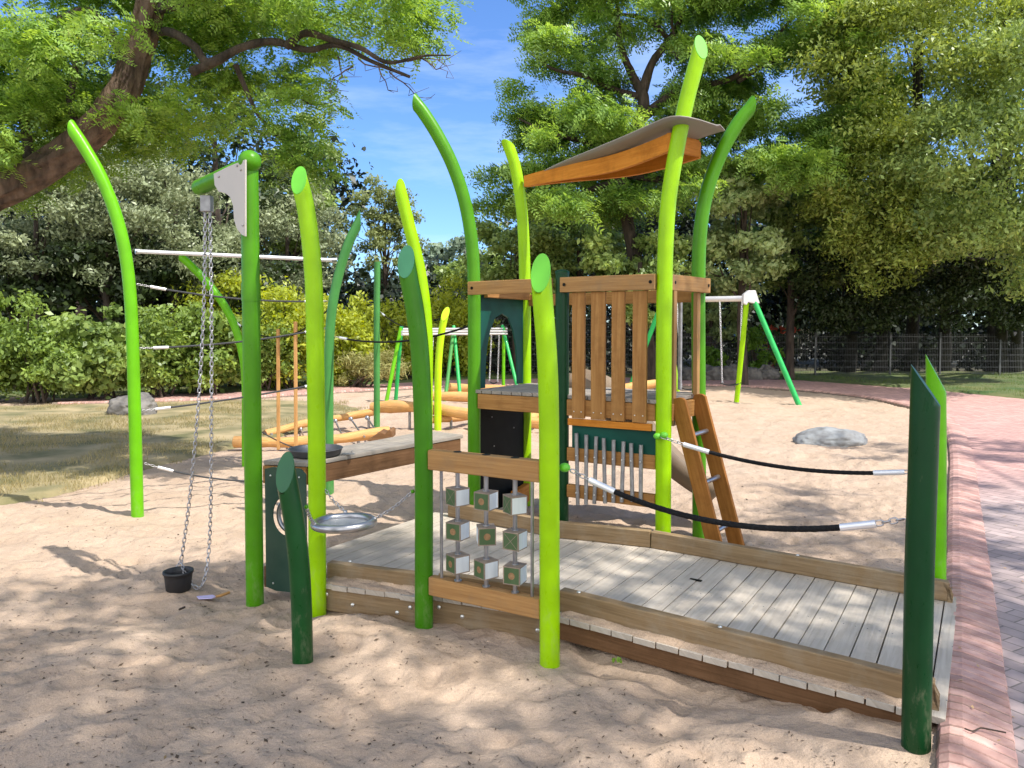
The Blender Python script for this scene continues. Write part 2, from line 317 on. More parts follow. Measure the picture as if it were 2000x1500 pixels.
# ---------------------------------------------------------------- numpy noise
def vnoise(x, y, seed=0):
    xi = np.floor(x).astype(np.int64); yi = np.floor(y).astype(np.int64); xf = x-xi; yf = y-yi
    def h(a, b):
        n = (a*374761393+b*668265263+seed*1442695041) & 0xffffffff; n = ((n ^ (n >> 13))*1274126177) & 0xffffffff
        return ((n ^ (n >> 16)) & 0xffff)/65535.0
    u = xf*xf*xf*(xf*(xf*6-15)+10); v = yf*yf*yf*(yf*(yf*6-15)+10)
    return (h(xi, yi)*(1-u)+h(xi+1, yi)*u)*(1-v)+(h(xi, yi+1)*(1-u)+h(xi+1, yi+1)*u)*v
def polydist(x, y, poly, closed=True):
    P = np.array([(p[0], p[1]) for p in poly]); n = len(P); best = np.full(x.shape, 1e9)
    for i in range(n if closed else n-1):
        a = P[i]; b = P[(i+1) % n]; d = b-a; t = np.clip(((x-a[0])*d[0]+(y-a[1])*d[1])/(d@d), 0, 1)
        best = np.minimum(best, np.hypot(x-a[0]-t*d[0], y-a[1]-t*d[1]))
    return best
def inpoly(x, y, poly):
    P = [(p[0], p[1]) for p in poly]; n = len(P); ins = np.zeros(x.shape, bool)
    for i in range(n):
        x1, y1 = P[i]; x2, y2 = P[(i+1) % n]
        if y1 == y2: continue
        c = ((y1 > y) != (y2 > y)) & (x < (x2-x1)*(y-y1)/(y2-y1)+x1); ins ^= c
    return ins

# ---------------------------------------------------------------- ground layout
EDGE = [V(-3.2, -5.4, 0), V(-0.9, -1.5, 0), V(1.59, 2.75, 0), V(2.55, 4.385, 0), V(3.83, 6.58, 0), V(5.3, 9.1, 0), V(6.3, 10.9, 0), V(6.98, 12.2, 0), V(7.5, 13.5, 0), V(7.95, 15.2, 0), V(8.0, 17.2, 0), V(7.3, 19.2, 0), V(5.6, 20.6, 0), V(2.2, 20.9, 0), V(-1.6, 20.3, 0), V(-4.4, 18.4, 0), V(-6.6, 16.6, 0), V(-9.5, 15.6, 0)]
EDGE = spline(EDGE, 8)
LAWN = [V(-30, 3.5, 0), V(-12, 5.0, 0), V(-7, 6.0, 0), V(-4.75, 6.8, 0), V(-4.35, 7.4, 0), V(-4.2, 8.6, 0), V(-3.9, 9.7, 0), V(-3.6, 10.4, 0), V(-3.35, 11.5, 0), V(-3.05, 12.9, 0), V(-2.9, 14.4, 0), V(-3.5, 15.5, 0), V(-4.6, 16.4, 0), V(-6.6, 16.3, 0), V(-9.5, 15.4, 0), V(-30, 14, 0)]
LAWN = LAWN[:1]+spline(LAWN[1:-1], 5)+LAWN[-1:]
PATHPOLY = EDGE+[V(-9.5, 17.5, 0), V(-6.6, 18.6, 0), V(-4.4, 20.6, 0), V(-1.6, 23, 0), V(3, 24, 0), V(6.5, 23.6, 0), V(8.6, 22.8, 0), V(10.6, 19.3, 0), V(11.4, 16.6, 0), V(30, 13, 0), V(30, -6, 0)]
def prints(x, y, cell, seed):
    """heel and toe hollows with a pushed-up rim"""
    X, Y = x/cell, y/cell; xi, yi = np.floor(X), np.floor(Y); out = np.zeros(X.shape)
    def hh(a, b, k): return np.abs(np.sin(a*127.1+b*311.7+k*74.7+seed)*43758.5453) % 1.0
    for i in (-1, 0, 1):
        for j in (-1, 0, 1):
            a, b = xi+i, yi+j; cx_, cy_ = a+0.2+0.6*hh(a, b, 1), b+0.2+0.6*hh(a, b, 2); th = hh(a, b, 3)*3.14; w_ = 0.35+0.65*hh(a, b, 4)
            dx, dy = X-cx_, Y-cy_; u = dx*np.cos(th)+dy*np.sin(th); v = -dx*np.sin(th)+dy*np.cos(th); r2 = (u/0.46)**2+(v/0.24)**2
            out += w_*(-np.exp(-r2*1.6)+0.5*np.exp(-(np.sqrt(r2)-1.35)**2*7))*(hh(a, b, 5) > 0.3)
    return out
def wiggle(x, y):
    h = (vnoise(x/1.1, y/1.1, 1)-0.5)*0.07+(vnoise(x/0.42, y/0.42, 2)-0.5)*0.04
    r = 1-np.abs(vnoise(x/0.55+3, y/0.33, 6)*2-1); h = h+(r**2-0.4)*0.02
    h = h+prints(x, y, 0.30, 51)*0.022+prints(x+0.13, y+0.21, 0.19, 52)*0.018+prints(x+0.4, y+0.1, 0.1, 53)*0.007
    return h+(vnoise(x/0.17, y/0.17, 3)-0.5)*0.016+(vnoise(x/0.06, y/0.06, 4)-0.5)*0.004
MOUNDS = [(-0.98, 3.95, 0.22, 0.035), (-0.75, 3.85, 0.3, 0.04), (-0.1, 3.6, 0.3, -0.02), (0.75, 3.3, 0.25, -0.05), (0.4, 3.62, 0.16, -0.05), (-1.35, 4.25, 0.25, 0.03), (0.7, 5.9, 0.5, 0.03)]
def sandH(x, y):
    x = np.asarray(x, float); y = np.asarray(y, float)
    inl = inpoly(x, y, LAWN); inp = inpoly(x, y, PATHPOLY)
    d = np.minimum(polydist(x, y, LAWN), polydist(x, y, EDGE, False)); s = np.clip(d/0.45, 0, 1); s = s*s*(3-2*s)
    h = wiggle(x, y)*(0.35+0.65*s)
    for mx_, my_, mr_, mh_ in MOUNDS: h = h+mh_*np.exp(-((x-mx_)**2+(y-my_)**2)/mr_**2)
    # the sand has washed a little lower along the wooden ramp
    h = h-0.012
    h = np.where(inl, -0.05-0.12*np.clip(d*4, 0, 1), h); h = np.where(inp, -0.05-0.15*np.clip(d*3, 0, 1), h)
    return h
def H(x, y): return float(sandH(np.array([x]), np.array([y]))[0])
def grid_mesh(name, X, Y, Z, m, mask=None):
    r, c = X.shape; v = np.stack([X, Y, Z], -1).reshape(-1, 3)
    idx = np.arange(r*c).reshape(r, c); q = np.stack([idx[:-1, :-1], idx[:-1, 1:], idx[1:, 1:], idx[1:, :-1]], -1).reshape(-1, 4)
    if mask is not None:
        mk = mask.reshape(-1); q = q[mk[q].any(1)]
        used = np.unique(q); remap = np.full(r*c, -1); remap[used] = np.arange(len(used)); v = v[used]; q = remap[q]
    return np_mesh(name, v, q, m, smooth=True)
def np_mesh(name, v, q, m, smooth=False, parent=None):
    org = ORG[parent.name] if parent is not None else Vector((0, 0, 0))
    me = bpy.data.meshes.new(name); v = np.asarray(v, np.float32)-np.array(org, np.float32); q = np.asarray(q, np.int32); k = q.shape[1]
    me.vertices.add(len(v)); me.vertices.foreach_set('co', v.reshape(-1)); me.loops.add(q.size); me.loops.foreach_set('vertex_index', q.reshape(-1))
    me.polygons.add(len(q)); me.polygons.foreach_set('loop_start', np.arange(len(q), dtype=np.int32)*k); me.polygons.foreach_set('loop_total', np.full(len(q), k, np.int32))
    if smooth: me.polygons.foreach_set('use_smooth', np.ones(len(q), bool))
    me.update(calc_edges=True); me.materials.append(M[m] if isinstance(m, str) else m)
    o = bpy.data.objects.new(name, me); COL.objects.link(o)
    if parent is not None: o.parent = parent; ORG[o.name] = org
    return o

# sand material
def sand_material():
    m = bpy.data.materials.new('sand'); m.use_nodes = True; n = m.node_tree; b = n.nodes['Principled BSDF']; b.inputs['Roughness'].default_value = 0.95; b.inputs['Specular IOR Level'].default_value = 0.15
    t = n.nodes.new('ShaderNodeTexCoord')
    def noise(s, d=5, r=0.5):
        a = n.nodes.new('ShaderNodeTexNoise'); a.inputs['Scale'].default_value = s; a.inputs['Detail'].default_value = d; a.inputs['Roughness'].default_value = r; n.links.new(t.outputs['Object'], a.inputs[0]); return a
    a = noise(2.2, 8, 0.65); r = n.nodes.new('ShaderNodeValToRGB'); e = r.color_ramp.elements; e[0].position = 0.32; e[1].position = 0.7; e[0].color = (0.44, 0.32, 0.228, 1); e[1].color = (0.52, 0.392, 0.292, 1); n.links.new(a.outputs['Fac'], r.inputs[0])
    g = noise(260, 3, 0.7); r3 = n.nodes.new('ShaderNodeMapRange'); r3.inputs['From Min'].default_value = 0.3; r3.inputs['From Max'].default_value = 0.7; r3.inputs['To Min'].default_value = 0.72; r3.inputs['To Max'].default_value = 1.2; n.links.new(g.outputs['Fac'], r3.inputs[0])
    hs = n.nodes.new('ShaderNodeHueSaturation'); n.links.new(r.outputs[0], hs.inputs['Color']); n.links.new(r3.outputs[0], hs.inputs['Value'])
    k = noise(42, 6, 0.75); r2 = n.nodes.new('ShaderNodeMapRange'); r2.inputs['From Min'].default_value = 0.60; r2.inputs['From Max'].default_value = 0.72; r2.inputs['To Max'].default_value = 0.55; n.links.new(k.outputs['Fac'], r2.inputs[0])
    mx_ = n.nodes.new('ShaderNodeMix'); mx_.data_type = 'RGBA'; mx_.inputs['B'].default_value = (0.2, 0.14, 0.1, 1); n.links.new(r2.outputs[0], mx_.inputs['Factor']); n.links.new(hs.outputs[0], mx_.inputs['A']); n.links.new(mx_.outputs['Result'], b.inputs['Base Color'])
    bp = n.nodes.new('ShaderNodeBump'); bp.inputs['Strength'].default_value = 0.55; bp.inputs['Distance'].default_value = 0.012; n.links.new(noise(70, 8, 0.75).outputs['Fac'], bp.inputs['Height'])
    bp2 = n.nodes.new('ShaderNodeBump'); bp2.inputs['Strength'].default_value = 0.75; bp2.inputs['Distance'].default_value = 0.035; n.links.new(noise(14, 4, 0.6).outputs['Fac'], bp2.inputs['Height']); n.links.new(bp2.outputs[0], bp.inputs['Normal']); n.links.new(bp.outputs[0], b.inputs['Normal'])
    return m
M['sand'] = sand_material()
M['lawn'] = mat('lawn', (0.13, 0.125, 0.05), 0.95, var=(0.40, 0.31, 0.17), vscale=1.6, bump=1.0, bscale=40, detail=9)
M['earth'] = mat('earth', (0.06, 0.055, 0.03), 0.95, var=(0.10, 0.09, 0.05), vscale=2, bump=0.6, bscale=20)
def brick_material(name, c1, c2, mortar, bw, bh, uv=False, rot=0.0, far=None):
    m = bpy.data.materials.new(name); m.use_nodes = True; n = m.node_tree; b = n.nodes['Principled BSDF']; b.inputs['Roughness'].default_value = 0.85
    if uv: t = n.nodes.new('ShaderNodeUVMap'); src = t.outputs[0]
    else: t = n.nodes.new('ShaderNodeTexCoord'); src = t.outputs['Object']
    mpn = n.nodes.new('ShaderNodeMapping'); mpn.inputs['Rotation'].default_value = (0, 0, rot); n.links.new(src, mpn.inputs[0])
    br = n.nodes.new('ShaderNodeTexBrick'); br.inputs['Scale'].default_value = 1.0; br.inputs['Brick Width'].default_value = bw; br.inputs['Row Height'].default_value = bh; br.inputs['Mortar Size'].default_value = 0.005
    br.inputs['Mortar Smooth'].default_value = 0.3
    br.inputs['Color1'].default_value = (*c1, 1); br.inputs['Color2'].default_value = (*c2, 1); br.inputs['Mortar'].default_value = (*mortar, 1); n.links.new(mpn.outputs[0], br.inputs[0])
    no = n.nodes.new('ShaderNodeTexNoise'); no.inputs['Scale'].default_value = 9; no.inputs['Detail'].default_value = 8; n.links.new(mpn.outputs[0], no.inputs[0])
    mr = n.nodes.new('ShaderNodeMapRange'); mr.inputs['To Min'].default_value = 0.65; mr.inputs['To Max'].default_value = 1.35; n.links.new(no.outputs['Fac'], mr.inputs[0])
    hs = n.nodes.new('ShaderNodeHueSaturation'); n.links.new(mr.outputs[0], hs.inputs['Value']); last = br.outputs['Color']
    if far:   # the pavers change to the red ones beyond a line
        n2 = n.nodes.new('ShaderNodeTexNoise'); n2.inputs['Scale'].default_value = 0.35; tc_ = n.nodes.new('ShaderNodeTexCoord'); n.links.new(tc_.outputs['Object'], n2.inputs[0])
        sx = n.nodes.new('ShaderNodeSeparateXYZ'); n.links.new(tc_.outputs['Object'], sx.inputs[0])
        mm = n.nodes.new('ShaderNodeMapRange'); mm.inputs['From Min'].default_value = 6.5; mm.inputs['From Max'].default_value = 8.5; n.links.new(sx.outputs[1], mm.inputs[0])
        mxx = n.nodes.new('ShaderNodeMix'); mxx.data_type = 'RGBA'; mxx.blend_type = 'MULTIPLY'; mxx.inputs['B'].default_value = (*far, 1); n.links.new(mm.outputs[0], mxx.inputs['Factor']); n.links.new(last, mxx.inputs['A']); last = mxx.outputs['Result']
    n.links.new(last, hs.inputs['Color']); n.links.new(hs.outputs[0], b.inputs['Base Color'])
    bp = n.nodes.new('ShaderNodeBump'); bp.inputs['Strength'].default_value = 0.5; bp.inputs['Distance'].default_value = 0.006; n.links.new(br.outputs['Fac'], bp.inputs['Height']); bp.invert = True
    bp3 = n.nodes.new('ShaderNodeBump'); bp3.inputs['Strength'].default_value = 0.3; bp3.inputs['Distance'].default_value = 0.004
    n3 = n.nodes.new('ShaderNodeTexNoise'); n3.inputs['Scale'].default_value = 90; n.links.new(mpn.outputs[0], n3.inputs[0]); n.links.new(n3.outputs['Fac'], bp3.inputs['Height']); n.links.new(bp.outputs[0], bp3.inputs['Normal']); n.links.new(bp3.outputs[0], b.inputs['Normal'])
    return m
M['pavers'] = brick_material('pavers', (0.32, 0.25, 0.235), (0.45, 0.345, 0.32), (0.2, 0.165, 0.145), 0.2, 0.1, rot=R(61), far=(1.3, 0.98, 0.9))
M['edging'] = brick_material('edging', (0.33, 0.165, 0.14), (0.43, 0.235, 0.2), (0.40, 0.30, 0.26), 0.52, 0.068, uv=True)

# big earth sheet to the horizon
g = MB(); g.add([V(-400, -60, -0.22), V(400, -60, -0.22), V(400, 600, -0.22), V(-400, 600, -0.22)], [(0, 1, 2, 3)])
tag(g.build('ground', 'earth'), kind='structure')
# sand
ys = np.geomspace(0.9, 23.5, 540); us = np.linspace(-1.35, 1.05, 560)
U, Yg = np.meshgrid(us, ys); Xg = U*Yg*(1+0.9*np.exp(-Yg/2.0)); Zg = sandH(Xg, Yg)
tag(grid_mesh('sand', Xg, Yg, Zg, 'sand', Zg > -0.14), kind='structure')
g = MB(); g.add([V(-12, -8, -0.05), V(3, -8, -0.05), V(1.6, 0.95, -0.05), V(-3, 0.95, -0.05), V(-12, 5.2, -0.05)], [(0, 1, 2, 3, 4)])
tag(g.build('sand', 'sand'), kind='structure')
# lawns
def sheet(name, poly, z, m, res=0.5, amp=0.03, bounds=None):
    xs = [p[0] for p in poly]; yy = [p[1] for p in poly]
    x0, x1, y0, y1 = bounds or (min(xs), max(xs), min(yy), max(yy))
    Xs, Ys = np.meshgrid(np.arange(x0, x1+res, res), np.arange(y0, y1+res, res))
    ins = inpoly(Xs, Ys, poly); d = polydist(Xs, Ys, poly)
    Z = np.where(ins, z+(vnoise(Xs/0.9, Ys/0.9, 9)-0.5)*amp*np.clip(d/0.5, 0, 1), z-0.12)
    return grid_mesh(name, Xs, Ys, Z, m, ins)
tag(sheet('lawn', LAWN, 0.03, 'lawn', 0.12, 0.05, (-14, -2.5, 3.5, 17)), kind='structure')
g = MB(); g.add([V(-60, 2, -0.02), V(-13.9, 2, -0.02), V(-13.9, 15, -0.02), V(-60, 15, -0.02)], [(0, 1, 2, 3)]); tag(g.build('lawn', 'lawn'), kind='structure')
LAWN2 = [V(6.5, 23.6, 0), V(8.6, 22.8, 0), V(10.6, 19.3, 0), V(11.4, 16.6, 0), V(30, 13, 0), V(30, 27, 0), V(6.5, 27, 0), V(3.5, 25.5, 0)]
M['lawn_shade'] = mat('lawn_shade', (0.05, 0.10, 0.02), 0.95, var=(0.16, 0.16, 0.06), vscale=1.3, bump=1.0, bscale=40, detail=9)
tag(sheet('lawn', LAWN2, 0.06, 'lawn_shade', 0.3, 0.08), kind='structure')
LAWN3 = [V(-9.5, 17.5, 0), V(-6.6, 18.6, 0), V(-4.4, 20.6, 0), V(-1.6, 23, 0), V(3, 24, 0), V(3.5, 25.5, 0), V(-1.6, 26, 0), V(-12, 24, 0), V(-14, 17, 0)]
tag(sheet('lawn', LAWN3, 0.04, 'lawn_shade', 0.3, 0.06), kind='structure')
# path
g = MB(); pp = [V(p[0], p[1], 0.02) for p in PATHPOLY]
from mathutils.geometry import tessellate_polygon
tri = tessellate_polygon([pp]); fs = []
for t in tri:
    a, b, c = (pp[i] for i in t)
    fs.append(t if (b-a).cross(c-a).z > 0 else t[::-1])
g.add(pp, fs); tag(g.build('path', 'pavers'), kind='structure')
# rounded brick edging round the sandpit: a mortar bed and single bricks set across it
def sweep(prof, name, m):
    g = MB(); vsE = []; n = len(EDGE)
    for i in range(n):
        t = (EDGE[min(i+1, n-1)]-EDGE[max(i-1, 0)]).normalized(); nr = V(t.y, -t.x, 0)
        for a, z in prof: vsE.append(EDGE[i]+nr*a+V(0, 0, z))
    m_ = len(prof); fs = []
    for i in range(n-1):
        for k in range(m_-1): fs.append((i*m_+k, (i+1)*m_+k, (i+1)*m_+k+1, i*m_+k+1))
    g.add(vsE, fs); return tag(g.build(name, m), kind='structure')
M['mortar'] = mat('mortar', (0.15, 0.11, 0.085), 0.95, var=(0.26, 0.2, 0.155), vscale=30)
sweep([(-0.024, -0.12), (-0.018, 0.0), (-0.001, 0.031), (0.028, 0.0485), (0.07, 0.0535), (0.14, 0.0455), (0.237, 0.031), (0.246, -0.02)], 'path_edging', 'mortar')
acc = [0.0]
for a, b in zip(EDGE, EDGE[1:]): acc.append(acc[-1]+(b-a).length)
def edge_at(d):
    import bisect
    i = min(max(bisect.bisect(acc, d)-1, 0), len(EDGE)-2); q = (d-acc[i])/max(1e-6, acc[i+1]-acc[i]); t = (EDGE[min(i+2, len(EDGE)-1)]-EDGE[max(i-1, 0)]).normalized(); return EDGE[i].lerp(EDGE[i+1], q), t
M['edge_brick'] = mat('edge_brick', (0.43, 0.235, 0.195), 0.85, var=(0.55, 0.34, 0.285), vscale=16, bump=0.3, bscale=70, detail=9)
def add_island_var(m, lo, hi):
    n = m.node_tree; b = n.nodes['Principled BSDF']; src = b.inputs['Base Color'].links[0].from_socket; g_ = n.nodes.new('ShaderNodeNewGeometry'); mr = n.nodes.new('ShaderNodeMapRange'); mr.inputs['To Min'].default_value = lo; mr.inputs['To Max'].default_value = hi
    hs = n.nodes.new('ShaderNodeHueSaturation'); n.links.new(g_.outputs['Random Per Island'], mr.inputs[0]); n.links.new(mr.outputs[0], hs.inputs['Value']); n.links.new(src, hs.inputs['Color']); n.links.new(hs.outputs[0], b.inputs['Base Color'])
add_island_var(M['edge_brick'], 0.72, 1.2)
random.seed(9); prof = [(-0.02, -0.11), (-0.015, 0.0), (-0.005, 0.033), (0.025, 0.051), (0.07, 0.057), (0.14, 0.049), (0.236, 0.034), (0.241, 0.025), (0.241, -0.02)]
g = MB(); d = 3.2; bw_ = 0.066
while d < acc[-1]-0.1:
    p, t = edge_at(d); p2, t2 = edge_at(d+bw_); dzj = random.uniform(-0.0012, 0.0012); oj = random.uniform(-0.002, 0.002); flat = 0.55 if 7.15 < d < 8.5 else 1.0
    rows = []
    for e_, sh in ((0.0, 0.88), (0.004, 1.0), (bw_-0.004, 1.0), (bw_, 0.88)):
        q_ = p.lerp(p2, e_/bw_); tt_ = t.lerp(t2, e_/bw_).normalized(); nr = V(tt_.y, -tt_.x, 0)
        rows.append([q_+nr*(a+oj-(0.0035 if sh < 1 and a > 0.1 else 0)+(0.003 if sh < 1 and a < 0.1 else 0))-tt_*(0.23*a)+V(0, 0, z-(0.004 if sh < 1 else 0)+dzj) for a, z in prof])
    m_ = len(prof); vs_ = [v for r_ in rows for v in r_]; fs = [(i*m_+k, (i+1)*m_+k, (i+1)*m_+k+1, i*m_+k+1) for i in range(3) for k in range(m_-1)]
    fs += [tuple(range(m_)), tuple(range(4*m_-1, 3*m_-1, -1))]
    g.add(vs_, fs); d += bw_+0.0065
tag(g.build('path_edging', 'edge_brick'), kind='structure')

# ---------------------------------------------------------------- ramp and deck, coordinates s (along) and t (across)
AZ = R(32); UU = V(math.cos(AZ), -math.sin(AZ), 0); WW = V(math.sin(AZ), math.cos(AZ), 0)
FR = [(-3.67, 3.09), (-3.23, 3.17), (-2.58, 3.30), (-1.86, 3.41), (-0.15, 3.47)]
BK = [(-3.67, 4.66), (-3.51, 4.72), (-2.51, 4.64), (-1.86, 4.76), (-0.15, 4.93)]
def lerp_poly(P, s):
    for (a, b), (c, d) in zip(P, P[1:]):
        if s <= c: return b+(d-b)*(s-a)/(c-a)
    (a, b), (c, d) = P[-2:]; return b+(d-b)*(s-a)/(c-a)
def dz(s): return 0.14 if s < -1.86 else 0.14+(s+1.86)/(1.71)*(-0.085)
def ST(s, t, z): return UU*s+WW*t+V(0, 0, z)
deck = thing('boardwalk', ST(-2.2, 4.1, 0), 'low grey plank boardwalk and ramp with brown curbs between the tower and brick path', 'boardwalk')
random.seed(4)
s = -3.67; k = 0
while s < -0.14:
    w = 0.112 if s > -1.9 else random.choice([0.1, 0.118, 0.11]); s1 = min(s+w, -0.10); gap = random.uniform(0.003, 0.0075)
    if s < -1.87 and s1 + 0.02 > -1.86: s1 = -1.8605
    mb = MB(); ov = 0.13+random.uniform(-0.006, 0.008) if -3.25 < s < -2.6 else (0.075+random.uniform(-0.006, 0.008) if s > -3.25 else -0.12); a0, a1 = s+gap/2, s1-gap/2; th = 0.028; j = random.uniform(-0.0015, 0.0015)
    q = []
    for (ss, tt) in ((a0, lerp_poly(FR, a0)-ov), (a1, lerp_poly(FR, a1)-ov), (a1, lerp_poly(BK, a1)+0.06), (a0, lerp_poly(BK, a0)+0.06)):
        q.append(ST(ss, tt, dz(ss)+j))
    lo = [p-V(0, 0, th) for p in q]; uvq = lambda ids: [((q+lo)[i].dot(WW), (q+lo)[i].dot(UU)+(q+lo)[i].z) for i in ids]
    fl = [(0, 1, 2, 3), (7, 6, 5, 4), (0, 4, 5, 1), (1, 5, 6, 2), (2, 6, 7, 3), (3, 7, 4, 0)]
    mb.add(q+lo, fl, [uvq(f) for f in fl]); sm_ = (a0+a1)/2; f_, b_ = lerp_poly(FR, sm_), lerp_poly(BK, sm_)
    for t_ in (f_+0.11, b_-0.11, (f_+b_)/2):
        for e_ in (-0.028, 0.028): mb.ball(ST(sm_+e_, t_+random.uniform(-0.004, 0.004), dz(sm_+e_)+j+0.0006), 0.0042, 4, 1, (1, 1, 0.35))
    mb.build('plank', ['wood_grey', 'dullsteel'], deck, 0.0025); s = s1+0.0008 if s1 < -0.13 else 1.0
    k += 1
def stair(nm, P, off, w, h, m, s0, s1, zoff, rounded=False):
    """beam following the front or back polyline between s0 and s1"""
    pts = [s0]+[a for a, b in P if s0 < a < s1]+[s1]
    for a, b in zip(pts, pts[1:]):
        mb = MB(); p = ST(a+0.002, lerp_poly(P, a)+off, dz(a)+zoff+h/2); q = ST(b-0.002, lerp_poly(P, b)+off, dz(b)+zoff+h/2)
        if rounded and b == pts[-1]:
            ax = (q-p).normalized(); lat = V(0, 0, 1).cross(ax).normalized(); up = ax.cross(lat); Ln = (q-p).length; pr = [p-up*h/2, p+ax*Ln-up*h/2, p+ax*Ln+up*(-h*0.1), p+ax*(Ln-0.02)+up*h*0.22, p+ax*(Ln-0.05)+up*h*0.40, p+ax*(Ln-0.1)+up*h/2, p+up*h/2]
            n0 = len(mb.v); mb.prism([x-lat*w/2 for x in pr], lat*w)
            mb.uv = [[((V(*mb.v[i])-p).dot(ax), (V(*mb.v[i])-p).dot(up)+(V(*mb.v[i])-p).dot(lat)) for i in f] for f in mb.f]
        else: mb.beam(p, q, w, h)
        mb.build(nm, m, deck, 0.006)
stair('curb', FR, -0.02, 0.055, 0.095, 'wood_curb', -3.23, -2.60, 0.001)
stair('curb', FR, 0.035, 0.055, 0.095, 'wood_curb', -2.56, -1.88, 0.001)
stair('curb', FR, 0.015, 0.06, 0.11, 'wood_curb', -1.84, -0.13, 0.001, True)
stair('curb', BK, -0.03, 0.055, 0.11, 'wood_curb', -3.5, -1.862, 0.001)
stair('curb', BK, -0.03, 0.055, 0.11, 'wood_curb', -1.858, -0.13, 0.001, True)
stair('side_beam', FR, -0.085, 0.05, 0.13, 'wood_curb', -3.23, -2.60, -0.162)
stair('side_beam', FR, -0.035, 0.05, 0.13, 'wood_curb', -2.56, -1.88, -0.162)
stair('side_beam', FR, -0.02, 0.05, 0.1, 'wood_dark', -1.84, -0.15, -0.132)  # darker wood: shade along the ramp side is put into its colour
stair('side_beam', BK, 0.0, 0.05, 0.13, 'wood', -3.6, -1.88, -0.162)
# silver bolts on the curbs and the round fascia bolts
bolts(deck, [ST(x, lerp_poly(FR, x)+0.015, dz(x)+0.113 if x > -1.86 else 0.238) for x in (-1.74, -1.02, -3.12)]+[ST(-0.95, lerp_poly(BK, -0.95)-0.03, dz(-0.95)+0.113)], 0.011, 'bolt', (1, 1, 0.5))
bolts(deck, [ST(x, lerp_poly(FR, x)-(0.112 if x < -2.6 else 0.062), z) for x, z in ((-3.17, 0.075), (-3.0, 0.035), (-2.72, 0.03), (-2.64, 0.07), (-2.5, 0.075), (-2.36, 0.045), (-1.93, 0.04))], 0.0125, 'bolt', (1, 0.6, 1))
# a slot cut in the ramp
mb = MB(); c = G(1359, 1134, 0.115); mb.box(c+V(0, 0, 0.0045), WW, UU, V(0, 0, 1), 0.012, 0.035, 0.002)
mb.build('slot', 'board_dark', deck)

# sand lying on the plank ends outside the curb
for sa, sb, amp in ((-3.22, -2.62, 1.0), (-2.54, -1.9, 0.8), (-1.82, -0.2, 0.55)):
    S_ = np.linspace(sa, sb, 140); T_ = np.linspace(0, 1, 12); SS, TT = np.meshgrid(S_, T_, indexing='ij')
    fr = np.array([lerp_poly(FR, x) for x in S_])[:, None]; zz = np.array([dz(x) for x in S_])[:, None]
    tt = fr-(0.122 if sb < -2.6 else 0.07)+TT*(0.08 if sb < -2.6 else 0.062); e_ = np.clip(np.minimum((SS-sa), (sb-SS))/0.05, 0, 1)
    hgt = (0.006+0.022*TT**1.2*amp+0.016*(vnoise(SS/0.13, TT*1.3, 21)-0.45)*amp)*e_; hgt = np.where(TT < 0.02, -0.002, hgt)-0.004*(vnoise(SS/0.06, TT*3, 22) > 0.62)
    Xd = UU.x*SS+WW.x*tt; Yd = UU.y*SS+WW.y*tt
    tag(grid_mesh('sand_drift', Xd, Yd, zz+hgt, 'sand'), 'thin layer of sand lying on the plank ends along the front curb', 'sand', kind='stuff')

# ---------------------------------------------------------------- reed posts
RP = 0.049
def reed(nm, pts, d, label, m, cut=None, cap=None, r=RP, dcurve=None, group='curved green reed posts', n=28):
    """pts are photo pixels at depth d; first one is carried down into the sand"""
    P = [W(px, py, d+(dcurve[i] if dcurve else 0)) for i, (px, py) in enumerate(pts)]
    top = P[0]; base = V(top.x, top.y, -0.15); P[0] = base
    if P[1].z > 0.6: P.insert(1, V((base.x+P[1].x)/2, (base.y+P[1].y)/2, P[1].z*0.5))
    P = spline(P, 7)
    root = thing(nm, (base.x, base.y, 0), label, 'post', group)
    mb = MB(); end = mb.tube(P, r, n, caps=False, cut=cut); mb.add([V(*p) for p in end][::-1] if False else end, [tuple(range(n))], None, 0) if not cap else None
    mb.build('pipe', m, root)
    if cap:
        nn = Vector(cut).normalized(); cb = MB(); cc = sum((V(*e) for e in end), V(0, 0, 0))/n
        e2 = [cc+(V(*e)-cc)*0.985+nn*0.003 for e in end]; cb.add(list(end)+e2, [(i, (i+1) % n, n+(i+1) % n, n+i) for i in range(n)]+[tuple(range(n, 2*n))]); cb.build('end_cap', cap, root)
    return root, P
P_L = G(269, 1012); P_CR = G(498, 1172); P_L3 = G(620, 1188); P_SM = G(592, 1290); P_5 = G(828, 1222); P_6 = G(1074, 1283)
FC = (-0.33, -0.82, 0.42)
reed('reed_post', [(269, 1012), (263, 800), (257, 620), (247, 510), (228, 425), (197, 345), (163, 285), (141, 252)], P_L.y, 'tall light green reed post bending left, leftmost of all on the sunlit sand', 'leafgreen', cut=(-0.95, 0.25, 0.15))
reed('reed_post', [(620, 1188), (619, 900), (616, 700), (613, 560), (606, 470), (596, 400), (584, 352)], P_L3.y, 'lime reed post with an oval slanted top, right beside the crane post', 'lime', cut=FC, cap='cap_lime')
reed('reed_post', [(592, 1290), (589, 1190), (583, 1090), (573, 1010), (563, 955), (557, 922)], P_SM.y, 'short dark green leaning reed post standing in the front sand by the sieve', 'darkgreen', cut=FC, cap='cap_dark')
reed('reed_post', [(828, 1222), (828, 1000), (827, 850), (821, 700), (811, 610), (800, 550), (793, 511)], P_5.y, 'mid green reed post left of the turning cubes', 'midgreen', cut=FC, cap='cap_mid')
reed('reed_post', [(1074, 1283), (1073, 1000), (1072, 800), (1068, 690), (1062, 610), (1056, 533)], P_6.y, 'lime reed post right of the turning cubes at the top of the ramp', 'lime', cut=FC, cap='cap_lime')
